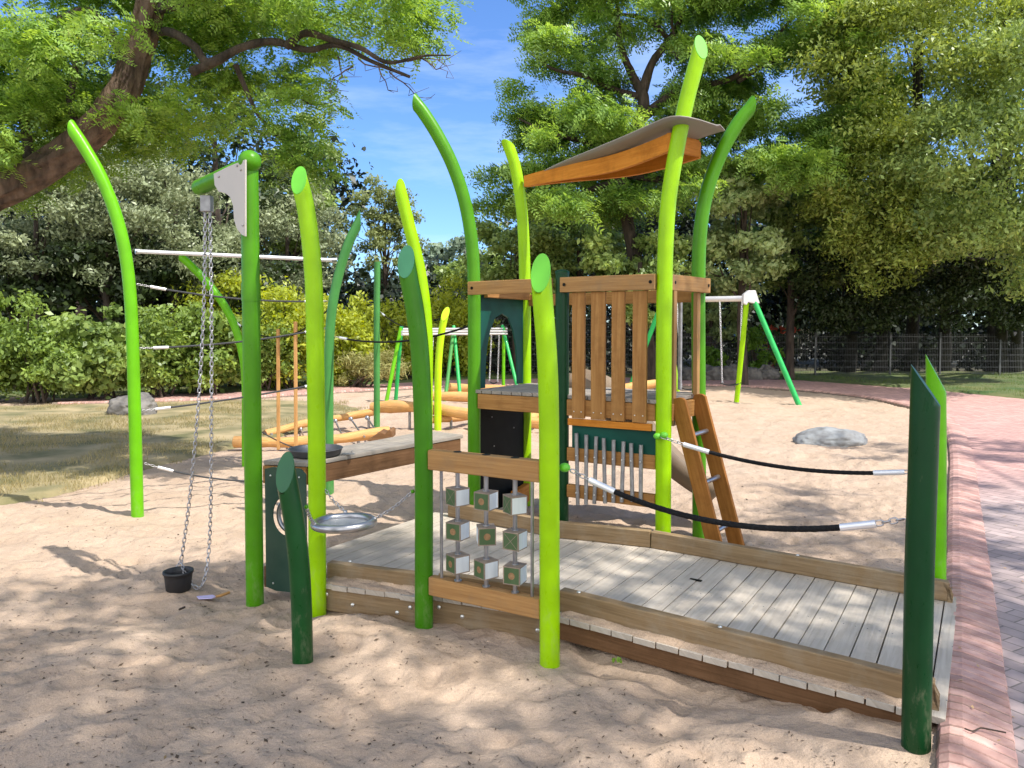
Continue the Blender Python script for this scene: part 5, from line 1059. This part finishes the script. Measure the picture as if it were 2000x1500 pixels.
limb(mb, [W(60, 350, 8), W(45, 230, 8.2), W(0, 180, 8.3), W(-60, 150, 8.4)], 0.06, 0.03, 8, 0.03, 8, 0.08)
limb(mb, [W(300, 20, 7.8), W(400, -10, 7.6), W(520, -60, 7.4), W(640, -80, 7.2)], 0.06, 0.02, 8, 0.02, 9, 0.08)
limb(mb, [W(300, -60, 7.8), W(360, -200, 7.5), W(450, -330, 7.2)], 0.11, 0.04, 8, 0.03, 10, 0.08)
limb(mb, [W(540, 200, 7.7), W(580, 192, 7.6), W(610, 205, 7.6), W(650, 200, 7.6)], 0.014, 0.005, 6, 0.01, 11, 0.1)
mb.build('limbs', 'bark', root)
# dead twigs against the sky
mb = MB(); random.seed(21)
for (x, y, dx, dy, L_) in ((700, 115, 90, 40, 1), (660, 110, -10, 60, 1), (740, 130, 30, 50, 1), (780, 120, 90, -5, 1), (820, 112, 60, 10, 1), (760, 140, 80, 45, 1), (690, 130, -40, 40, 1)):
    P = [W(x, y, 7.35)]
    for k in range(5):
        x += dx/5+random.uniform(-8, 8); y += dy/5+random.uniform(-7, 7); P.append(W(x, y, 7.35+random.uniform(-0.05, 0.05)))
        if random.random() < 0.8: mb.tube([P[-1], W(x+random.uniform(-5, 22), y+random.uniform(-14, 20), 7.35), W(x+random.uniform(5, 38), y+random.uniform(-18, 26), 7.3)], [0.004, 0.003, 0.0015], 5)
    mb.tube(P, [0.008, 0.007, 0.006, 0.005, 0.004, 0.002], 6)
mb.build('twigs', 'bark_warm', root)
rg = np.random.default_rng(5); Cl = []
WOODLINE = [(0, 390), (50, 350), (150, 285), (232, 195), (265, 110), (288, 0)]; LIMBLINE = [(300, 62), (375, 90), (405, 125), (450, 100), (530, 82), (600, 88), (660, 85), (720, 112), (800, 140), (870, 120)]
def near_px(px, py, line):
    return min(math.hypot(px-(a[0]+(b[0]-a[0])*k/6), py-(a[1]+(b[1]-a[1])*k/6)) for a, b in zip(line, line[1:]) for k in range(7))
def addc(px, py, d, r, fl=0.55):
    rp = r/d*F
    if d < 8.45 and 0 < py and (near_px(px, py, WOODLINE) < rp*0.9+30 or near_px(px, py, LIMBLINE) < rp*0.8+20):
        if rng.random() < (0.84 if px < 600 else 0.75): d = rng.uniform(8.6, 9.6)
    p = W(px, py, d); Cl.append((p.x, p.y, p.z, r, r, r*fl))
for _ in range(150):
    px = rg.uniform(-250, 620); t = rg.random(); lim = 330-0.28*max(0, px-150); py = -150+(lim+150)*t; addc(px, py, rg.uniform(6.8, 9.6), rg.uniform(0.28, 0.55))
for _ in range(34): addc(rg.uniform(560, 850), rg.uniform(-120, 92)-0.08*abs(rg.normal())*50, rg.uniform(6.8, 8.2), rg.uniform(0.16, 0.34), 0.5)
for (x, y, r) in ((560, 250, 0.25), (600, 280, 0.28), (640, 205, 0.14), (610, 320, 0.25), (640, 340, 0.16), (570, 180, 0.25), (620, 165, 0.2), (570, 310, 0.25), (520, 220, 0.3), (660, 210, 0.1), (700, 20, 0.3), (780, 60, 0.22), (820, 30, 0.25), (860, 20, 0.15), (880, 15, 0.08), (690, 70, 0.2), (850, 75, 0.14)): addc(x, y, 7.5, r)
for _ in range(26): addc(rg.uniform(-300, 130), rg.uniform(200, 440)-60, rg.uniform(8.2, 10.5), rg.uniform(0.3, 0.5))
v, q = fronds(Cl, 18000, 0.23, rg, nl=8, lw=0.026, ll=0.05, shell=0.2)
np_mesh('crown', v, q, 'lf_locust', parent=root)

# shade tree: stands behind and to the right of the viewer; its light crown dapples the foreground
root = thing('shade_tree', (8.5, -4.5, 0), 'tall tree behind the viewer to the right whose thin crown dapples the front sand', 'tree')
Cl = []; rg = np.random.default_rng(8)
gx = -9.5
while gx < 4.4:
    gy = -2.5
    while gy < 6.6:
        x_, y_ = gx+rg.uniform(-0.3, 0.3), gy+rg.uniform(-0.3, 0.3); gy += 0.62
        if y_ > min(6.0, 4.6+0.17*(x_+3)+max(0, x_+2.2)*0.42)+0.25*math.sin(x_*2.1): continue
        gap = float(vnoise(np.array([x_/0.8+7]), np.array([y_/0.7]), 33)[0])
        if gap > (0.76 if y_ > 1.9 else 0.66) and not (-1.3 < x_ < 2.6 and 3.0 < y_): continue
        z = rg.uniform(8.5, 11.5); p = V(x_, y_, 0)+SUN*(z/SUN.z); r = rg.uniform(0.38, 0.54); Cl.append((p.x, p.y, p.z, r, r, r*0.6))
    gx += 0.62
for _ in range(55):   # right side: over the path and the sand behind the ramp
    gy = rg.uniform(4.5, 11.0); gx = 1.4+0.55*(gy-4)+rg.uniform(-0.6, 5.5); z = rg.uniform(9, 11.5); p = V(gx, gy, 0)+SUN*(z/SUN.z); r = rg.uniform(0.2, 0.42)
    if p.y < 8.2: Cl.append((p.x, p.y, p.z, r*1.3, r, r*0.4))
v, q = leaves(Cl, 96000, 0.12, 0.5, rg, 0.3, shell=0.1)
np_mesh('crown', v, q, leafmat('lf_shade', (0.17, 0.24, 0.07), (0.38, 0.46, 0.16), 0.55), parent=root)
mb = MB(); limb(mb, [(8.5, -4.5, -0.3), (8.0, -4.0, 3), (7, -3, 6), (5.5, -2.4, 9.5)], 0.4, 0.15, 14, 0.05, 3, 0.05)
for i in range(0, len(Cl), 9): e = V(*Cl[i][:3]); limb(mb, [(7, -3, 6), V(7, -3, 6).lerp(e, 0.5)+V(0, 0, 0.4), e], 0.07, 0.015, 6, 0.1, i, 0.05)
mb.build('trunk', 'bark', root)

# hedge and shrubs on the left
def shrub(nm, c, r, k, n, size, asp, m, label, seed, cat='shrub', zmin=0.15, flat=0.8, up=0.35, cr=(0.2, 0.38), group=None, shell=0.5):
    rg = np.random.default_rng(seed+500); root = thing(nm, (c[0], c[1], 0), label, cat, group); C_ = clumps(c, r, k, rg, cr, flat, 0.35, zmin)
    v, q = leaves(C_, n, size, asp, rg, up, shell=shell, jit=0.36); v[:, 2] = np.maximum(v[:, 2], 0.02+0.1*rng.random(len(v))*0); np_mesh('foliage', v, q, m, parent=root)
    mb = MB(); random.seed(seed)
    for i in rg.choice(len(C_), min(9, len(C_)), replace=False):
        e = V(*C_[i, :3]); b = V(c[0]+random.uniform(-0.3, 0.3)*r[0], c[1]+random.uniform(-0.3, 0.3)*r[1], -0.1); limb(mb, [b, b.lerp(e, 0.5)+V(0, 0, 0.1), e], 0.035, 0.01, 6, 0.05, seed+int(i), 0.1)
    mb.build('stems', 'bark', root); return root
hl = ['broad-leaved bright hedge bush at the far left edge', 'broad-leaved hedge bush left of the lawn boulder', 'dense hedge bush behind the lawn boulder', 'dense hedge bush behind the leftmost reed post', 'hedge bush seen behind the crane chains', 'hedge bush behind the hanging slats']
for i, (px, d_, hh) in enumerate(((-130, 15.2, 2.5), (20, 15.4, 2.45), (140, 15.8, 2.35), (260, 16.3, 2.3), (375, 17.2, 2.3), (490, 18.2, 2.2))):
    x = (px-1000)/F*d_; shrub('hedge_bush', (x, d_+0.9, hh*0.45), (1.05, 0.95, hh*0.52), 60, 12500, 0.15 if i % 2 == 0 else 0.10, 0.62 if i % 2 == 0 else 0.5, 'lf_hedge' if i != 2 else 'lf_far', hl[i], i, group='hedge bushes along the lawn', cr=(0.16, 0.3), zmin=0.3)
for i, (px, d_, hh, lab) in enumerate(((560, 19.5, 2.7, 'yellow-green bush behind the lime and pale green posts'), (660, 21, 2.9, 'yellow-green bush right of the pale green reed post'), (460, 20, 2.9, 'yellow-green bush behind the crane post'), (790, 23.5, 2.6, 'yellow-green bush behind the distant frame'), (875, 24.5, 3.0, 'feathery yellow bush under the sky gap'))):
    x = (px-1000)/F*d_; shrub('yellow_bush', (x, d_, hh*0.5), (1.35, 1.0, hh*0.55), 34, 8500, 0.13, 0.5, 'lf_yellow', lab, 20+i, group='yellow-green bushes')
x = (690-1000)/F*19.5; shrub('grass_clump', (x, 20.2, 0.45), (1.3, 0.6, 0.55), 20, 7000, 0.16, 0.12, leafmat('lf_straw', (0.25, 0.27, 0.08), (0.45, 0.42, 0.17), 0.3), 'straw-coloured tall grass clump beside the path', 40, cat='plant', up=0.1)
# grey-leaved trees
for i, (px, py, d_, r, lab) in enumerate(((70, 400, 17, 1.9, 'silver-leaved tree behind the near trunk at the left edge'), (215, 400, 17.5, 2.1, 'silver-leaved tree left of the bent reed tip'), (345, 440, 18.5, 1.9, 'silver-leaved tree behind the crane arm'), (560, 470, 22, 2.0, 'silver-leaved tree behind the lime post top'))):
    p = W(px, py, d_+1.5); tree('silver_tree', (p.x, p.y, 0), 5, (p.x, p.y, p.z), (r, r*0.9, r*0.95), 46, 13500, 0.12, 0.42, 'lf_grey', lab, seed=i+30, group='silver-leaved trees', up=0.3, tr=0.12)
# dark mid layer, left
for i, (px, py, d_, rx, rz, lab) in enumerate(((30, 520, 19, 2.4, 1.3, 'dark broad tree over the hedge at the far left'), (230, 530, 20, 2.2, 1.3, 'dark broad tree over the hedge behind the leftmost post'), (420, 330, 24, 2.6, 3.2, 'tall dark tree behind the crane head'), (430, 560, 21.5, 2.0, 1.4, 'dark tree above the hedge behind the chains'), (150, 270, 25, 3.2, 3.0, 'tall dark tree behind the silver trees'), (580, 360, 27, 1.7, 2.6, 'dark tree left of the sky gap'))):
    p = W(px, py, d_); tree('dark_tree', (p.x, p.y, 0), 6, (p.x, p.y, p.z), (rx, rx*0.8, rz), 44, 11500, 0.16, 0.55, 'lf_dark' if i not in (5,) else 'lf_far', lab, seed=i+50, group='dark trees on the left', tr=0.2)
# small airy tree in the sky gap and far blue-green tree
p = W(752, 440, 29); tree('young_tree', (p.x, p.y, 0), 8, (p.x, p.y, p.z), (1.65, 1.3, 2.3), 46, 9000, 0.13, 0.5, 'lf_young', 'slim airy young tree standing alone against the sky gap', seed=71, tr=0.13, crr=(0.13, 0.24), surf=0.3, limbs=26)
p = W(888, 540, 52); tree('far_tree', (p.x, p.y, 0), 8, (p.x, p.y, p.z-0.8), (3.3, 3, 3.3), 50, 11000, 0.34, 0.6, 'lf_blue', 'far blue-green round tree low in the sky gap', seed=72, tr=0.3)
p = W(800, 600, 42); tree('far_tree', (p.x, p.y, 0), 8, (p.x, p.y, p.z), (3.0, 3, 2.2), 40, 9000, 0.28, 0.6, 'lf_far', 'far olive tree below the young tree', seed=73, tr=0.3)
p = W(945, 570, 31); tree('olive_tree', (p.x, p.y, 0), 8, (p.x, p.y, p.z), (1.9, 1.6, 2.0), 40, 11000, 0.17, 0.6, 'lf_far', 'olive tree just left of the tall tower post', seed=74, tr=0.2)
# big locust on the right of the sky
root = thing('tall_locust', (5.2, 21, 0), 'tall spreading locust with dark forked trunk rising behind the tower roof', 'tree')
D = 21.0
mb = MB()
limb(mb, [(W(1245, 640, D).x+0.5, D, -0.2), W(1243, 520, D), W(1228, 440, D), W(1212, 350, D), W(1235, 270, D), W(1255, 210, D), W(1253, 175, D)], 0.19, 0.15, 14, 0.03, 1, 0.06)
for k, P in enumerate(([(1253, 180), (1235, 140), (1215, 90), (1210, 30), (1200, -60)], [(1255, 180), (1275, 120), (1310, 70), (1335, 20), (1350, -50)], [(1215, 350), (1150, 370), (1080, 400), (1030, 415)], [(1253, 190), (1200, 170), (1140, 150), (1080, 130), (1030, 100)], [(1240, 240), (1330, 180), (1430, 150), (1500, 90), (1560, 20)], [(1440, 160), (1500, 120), (1560, 100), (1620, 70)], [(1225, 300), (1150, 280), (1070, 260), (1010, 230)], [(1215, 340), (1300, 350), (1420, 330), (1520, 300)], [(1305, 75), (1260, 40), (1180, 20), (1110, 10)], [(1300, 80), (1330, 110), (1310, 40), (1320, -20)])):
    limb(mb, [W(x, y, D+(k % 3-1)*0.5*(i > 1)) for i, (x, y) in enumerate(P)], [0.15, 0.14, 0.10, 0.10, 0.15, 0.08, 0.09, 0.11, 0.08, 0.06][k], 0.025, 8, 0.06, k+40, 0.08)
mb.build('trunk', 'bark', root)
rg = np.random.default_rng(15); Cl = []
def addb(px, py, r, d=D, fl=0.42): p = W(px, py, d); Cl.append((p.x, p.y, p.z, r, r, r*fl))
for _ in range(300):
    px = rg.uniform(985, 1720); py = rg.uniform(-160, 430)
    left = 1010 if py < 230 else 960
    if 120 < py < 200 and px < 1060 and rg.random() < 0.6: continue
    if px < left+rg.uniform(0, 60): continue
    if 150 < py < 215 and 1215 < px < 1300: continue
    if 90 < py < 170 and 1500 < px < 1610 and rg.random() < 0.8: continue
    if py > 340 and px > 1400: continue
    addb(px, py, rg.uniform(0.4, 0.85), D+rg.uniform(-2.0, 2.2))
for (x, y) in ((960, 340), (985, 380), (1000, 330), (1010, 410), (950, 400), (1005, 170), (1010, 230), (1040, 60), (1100, 20), (1020, 280)): addb(x, y, 0.5)
v, q = fronds(Cl, 33000, 0.42, rg, nl=5, lw=0.055, ll=0.13, shell=0.2)
np_mesh('crown', v, q, 'lf_right', parent=root)
# lower layer right of centre
for i, (px, py, d_, rx, rz, mm, lab) in enumerate(((1010, 500, 25, 1.9, 1.7, 'lf_far', 'leafy tree behind the two left tower posts'), (1130, 520, 25, 2.0, 1.7, 'lf_far', 'leafy tree behind the short dark corner post'), (1455, 450, 20.8, 1.5, 1.9, 'lf_sunlit', 'leafy tree right of the tower ladder with sunlight coloured into its leaves'), (1250, 540, 20.2, 1.7, 1.25, 'lf_far', 'leafy tree hiding the foot of the locust behind the tower slats'), (1545, 470, 23, 1.7, 2.0, 'lf_far', 'leafy tree above the right swing frame'), (1390, 600, 25.6, 1.4, 1.2, 'lf_sunlit', 'bush growing through the fence behind the swing with sunlight coloured into its leaves'))):
    p = W(px, py, d_); tree('leafy_tree', (p.x, p.y, 0), 6, (p.x, p.y, p.z), (rx, rx*0.7, rz), 46, 12500, 0.15, 0.55, mm, lab, seed=i+80, group='leafy trees behind the tower', tr=0.16)
# big trees at right
for i, (px, py, d_, rx, ry, rz, mm, n_, lab) in enumerate(((1790, 130, 19.5, 2.6, 3.0, 2.6, 'lf_olive', 30000, 'big olive-yellow tree upper right, sunlit at its top'), (1725, 390, 20.5, 1.9, 2.2, 2.4, 'lf_olive', 26000, 'drooping dark olive tree over the fence'), (1965, 300, 17.5, 1.9, 2.4, 3.4, 'lf_far', 28000, 'grey-olive tree at the right edge'), (1960, 0, 21, 3.0, 3.0, 2.6, 'lf_far', 22000, 'high olive crown in the upper right corner'), (1850, 480, 21.5, 2.3, 2.2, 2.2, 'lf_dark', 24000, 'dark drooping tree above the fence at the right'), (1660, 560, 22.5, 2.1, 1.4, 1.3, 'lf_dark', 15000, 'low dark foliage tree between the right swing and the pointed posts'), (1985, 560, 21.5, 1.6, 1.4, 1.3, 'lf_dark', 12000, 'low dark foliage tree above the fence at the right edge'))):
    p = W(px, py, d_); tree('park_tree', (p.x*27.2/p.y, 27.2, 0), 9, (p.x, p.y, p.z), (rx, ry, rz), 95, int(n_*1.35), 0.125, 0.42, mm, lab, seed=i+110, group='big trees at the right', tr=0.24, bark='bark_shaded', crr=(0.16, 0.28), up=0.3, droop=0.7, flat=0.6, limbs=14)
# sapling by the swing
for i, (px, py, lab) in enumerate(((1480, 690, 'bright sapling beside the green swing leg'), (1395, 730, 'low bright seedling behind the swing seat'))):
    p = W(px, py, 24.3); shrub('sapling', (p.x, p.y, max(0.5, p.z)), (0.75 if i == 0 else 0.5, 0.3, 0.95 if i == 0 else 0.4), 15, 1500, 0.16, 0.35, 'lf_bright', lab, 60+i, cat='sapling', group='bright saplings by the fence')
# woodland closing the view
rg = np.random.default_rng(77); Cl = []
for _ in range(420):
    a = rg.uniform(-0.75, 0.8); d_ = rg.uniform(33, 42); x = a*d_
    zt = 9.0 if (a < -0.22 or a > 0.03) else (4.2 if a > -0.1 else 3.8)
    Cl.append((x, d_, rg.uniform(0.3, zt), 1.8, 1.2, 1.3))
v, q = leaves(Cl, 90000, 0.36, 0.6, rg, 0.4); o = np_mesh('woodland', v, q, 'lf_deepshade'); tag(o, 'dark mass of far woodland closing the view behind every tree', 'woodland', kind='stuff')
Cl = []
for _ in range(260):
    a = rg.uniform(-0.75, 0.8); d_ = rg.uniform(27.5, 30); 
    if -0.30 < a < 0.0: zt = 2.3
    else: zt = 6.0
    Cl.append((a*d_, d_, rg.uniform(0.1, zt), 1.3, 0.7, 0.9))
v, q = leaves(Cl, 80000, 0.24, 0.6, rg, 0.4); o = np_mesh('undergrowth', v, q, 'lf_deepshade'); tag(o, 'dark undergrowth filling the ground behind the fences', 'undergrowth', kind='stuff')

# grass blades on the lawns
def blades(poly, n, bounds, z0, m, name, hmin, hmax, seed, label):
    rg = np.random.default_rng(seed); X = rg.uniform(bounds[0], bounds[1], n*2); Y = bounds[2]+(bounds[3]-bounds[2])*rg.random(n*2)**1.3; k = inpoly(X+(vnoise(X/0.35, Y/0.35, 61)-0.5)*0.9, Y+(vnoise(X/0.3, Y/0.3, 62)-0.5)*0.7, poly)
    dn = vnoise(X/0.7, Y/0.7, 5); k &= (dn > 0.25+0.3*rg.random(n*2)); X = X[k][:n]; Y = Y[k][:n]; n = len(X)
    c = np.stack([X, Y, np.full(n, z0)], 1); a = rg.uniform(0, 2*math.pi, n); s = np.stack([np.cos(a), np.sin(a), np.zeros(n)], 1)*0.0035; h = rg.uniform(hmin, hmax, n)*(0.5+dn[k][:n]); ln = rg.normal(size=(n, 3))*0.35; ln[:, 2] = 1
    v = np.stack([c-s, c+s, c+ln*h[:, None]], 1).reshape(-1, 3); o = np_mesh(name, v, np.arange(3*n).reshape(n, 3), m); tag(o, label, 'grass', kind='stuff')
M['grass'] = leafmat('grass', (0.17, 0.16, 0.05), (0.50, 0.40, 0.2), 0.3); M['grass_green'] = leafmat('grass_green', (0.07, 0.14, 0.02), (0.19, 0.24, 0.06), 0.3)
blades(LAWN, 60000, (-13, -2.8, 5.5, 16.5), 0.03, 'grass', 'grass', 0.02, 0.055, 1, 'dry short grass blades on the left lawn')
blades(LAWN2, 22000, (5, 20, 15, 25.5), 0.06, 'grass_green', 'grass', 0.04, 0.09, 2, 'green grass blades on the right lawn')
blades(LAWN3, 12000, (-12, 3, 17, 25.5), 0.05, 'grass_green', 'grass', 0.04, 0.1, 3, 'green grass blades beyond the far path')

# litter on the sand
rg = np.random.default_rng(31); n = 14000
Y = 1.9+7.5*rg.random(n)**2.0; X = rg.uniform(-0.75, 0.62, n)*Y; hh = sandH(X, Y); k = hh > -0.045
s_, t_ = X*UU.x+Y*UU.y, X*WW.x+Y*WW.y; k &= ~((s_ > -3.7) & (s_ < -0.1) & (t_ > 3.15) & (t_ < 4.95)); X, Y, hh = X[k], Y[k], hh[k]; n = len(X)
c = np.stack([X, Y, hh+0.003], 1); a = rg.uniform(0, 2*math.pi, n); ax_ = np.stack([np.cos(a), np.sin(a), rg.normal(size=n)*0.25], 1); bx_ = np.stack([-np.sin(a), np.cos(a), rg.normal(size=n)*0.3], 1)
big = rg.random(n) < 0.03; ls = np.where(big, rg.uniform(0.009, 0.016, n), rg.uniform(0.002, 0.012, n))[:, None]; wsz = np.where(big, 0.5, rg.uniform(0.1, 0.35, n))[:, None]*ls
v = np.stack([c-ax_*ls, c+bx_*wsz, c+ax_*ls, c-bx_*wsz], 1).reshape(-1, 3); o = np_mesh('litter', v, np.arange(4*n).reshape(n, 4), 'chips'); tag(o, 'bits of bark and dry leaf scattered over the sand', 'litter', kind='stuff')
n = 150; Y = 1.9+6*rg.random(n)**1.5; ex = np.interp(Y, [p.y for p in EDGE[:60]], [p.x for p in EDGE[:60]]); X = ex+rg.uniform(0.02, 1.4, n); c = np.stack([X, Y, np.where(X < ex+0.25, 0.062, 0.025)], 1)
a = rg.uniform(0, 2*math.pi, n); ax_ = np.stack([np.cos(a), np.sin(a), rg.normal(size=n)*0.2], 1)*rg.uniform(0.006, 0.013, n)[:, None]; bx_ = np.stack([-np.sin(a), np.cos(a), rg.random(n)*0.3], 1)*0.006
v = np.stack([c-ax_, c+bx_, c+ax_, c-bx_], 1).reshape(-1, 3); o = np_mesh('litter', v, np.arange(4*n).reshape(n, 4), leafmat('dryleaf', (0.4, 0.24, 0.12), (0.65, 0.45, 0.22), 0.1)); tag(o, 'small dry leaves scattered over the brick path', 'litter', kind='stuff')
def twig(pts, z, r, label):
    P = [G(x, y, z)+V(0, 0, 0.004) for x, y in pts]; mb = MB(); mb.tube(spline(P, 3), r, 6); o = mb.build('twig', 'twig', None, loc=P[0]); tag(o, label, 'twig')
twig(((1884, 1425), (1900, 1430), (1915, 1424), (1935, 1427), (1965, 1433)), 0.06, 0.003, 'dark bent twig lying on the brick edging')
twig(((1538, 1276), (1552, 1275), (1570, 1271)), 0.083, 0.0028, 'small dark twig lying on the lower ramp')
twig(((350, 1192), (361, 1187)), 0.02, 0.006, 'stubby stick lying in front of the bucket')
# little weed beside the ramp
c = G(1205, 1297, 0.0); root = thing('weed_sprout', (c.x, c.y, 0), 'tiny bright green weed sprouting from the sand under the ramp edge', 'plant'); rgw = np.random.default_rng(2)
v, q = leaves([(c.x, c.y, 0.02, 0.02, 0.015, 0.012)], 14, 0.022, 0.7, rgw, 1.0); np_mesh('leaf', v, q, 'lf_bright', parent=root)

# ---------------------------------------------------------------- things beyond the fence
root = thing('play_hut', (W(1540, 650, 29).x, 29, 0), 'red-roofed play hut half hidden in the dark behind the fence', 'hut')
mb = MB(); p = W(1530, 655, 29); mb.prism([p+V(-1.0, 0, 0.05), p+V(0.9, 0, 0.05), p+V(0.6, 0, 0.3), p+V(-0.7, 0, 0.42)], V(0, 1.2, 0)); mb.build('roof', 'red', root)
mb = MB(); mb.prism([p+V(-0.8, 0.05, -1.3), p+V(-0.3, 0.05, -1.3), p+V(-0.3, 0.05, 0.0), p+V(-0.8, 0.05, 0.0)], V(0, 1.0, 0)); mb.build('wall', 'red', root)
mb = MB()
for k in range(7): mb.beam(V(p.x+0.45+k*0.1, 28.7, 0.9+0.05*k), V(p.x+0.45+k*0.1, 28.7, 1.4+0.05*k), 0.03, 0.03, up=V(0, 1, 0))
mb.beam(V(p.x+0.4, 28.7, 1.4), V(p.x+1.1, 28.7, 1.72), 0.04, 0.05); mb.build('stair_rail', 'cream', root)
p = W(1428, 650, 28.5); root = thing('blue_awning', (p.x, p.y, 0), 'blue sunshade glimpsed through leaves behind the swing', 'awning')
mb = MB(); mb.prism([p+V(-0.75, 0, -0.12), p+V(0.65, 0, -0.12), p+V(0.45, 0, 0.15), p+V(-0.35, 0, 0.22)], V(0, 0.9, 0)); mb.build('canvas', 'blue', root)
mb = MB(); mb.tube([V(p.x-0.5, p.y+0.3, -0.1), V(p.x-0.5, p.y+0.3, p.z)], 0.03, 8); mb.tube([V(p.x+0.4, p.y+0.3, -0.1), V(p.x+0.4, p.y+0.3, p.z)], 0.03, 8); mb.build('pole', 'dullsteel', root)
print('objects', len(bpy.data.objects))
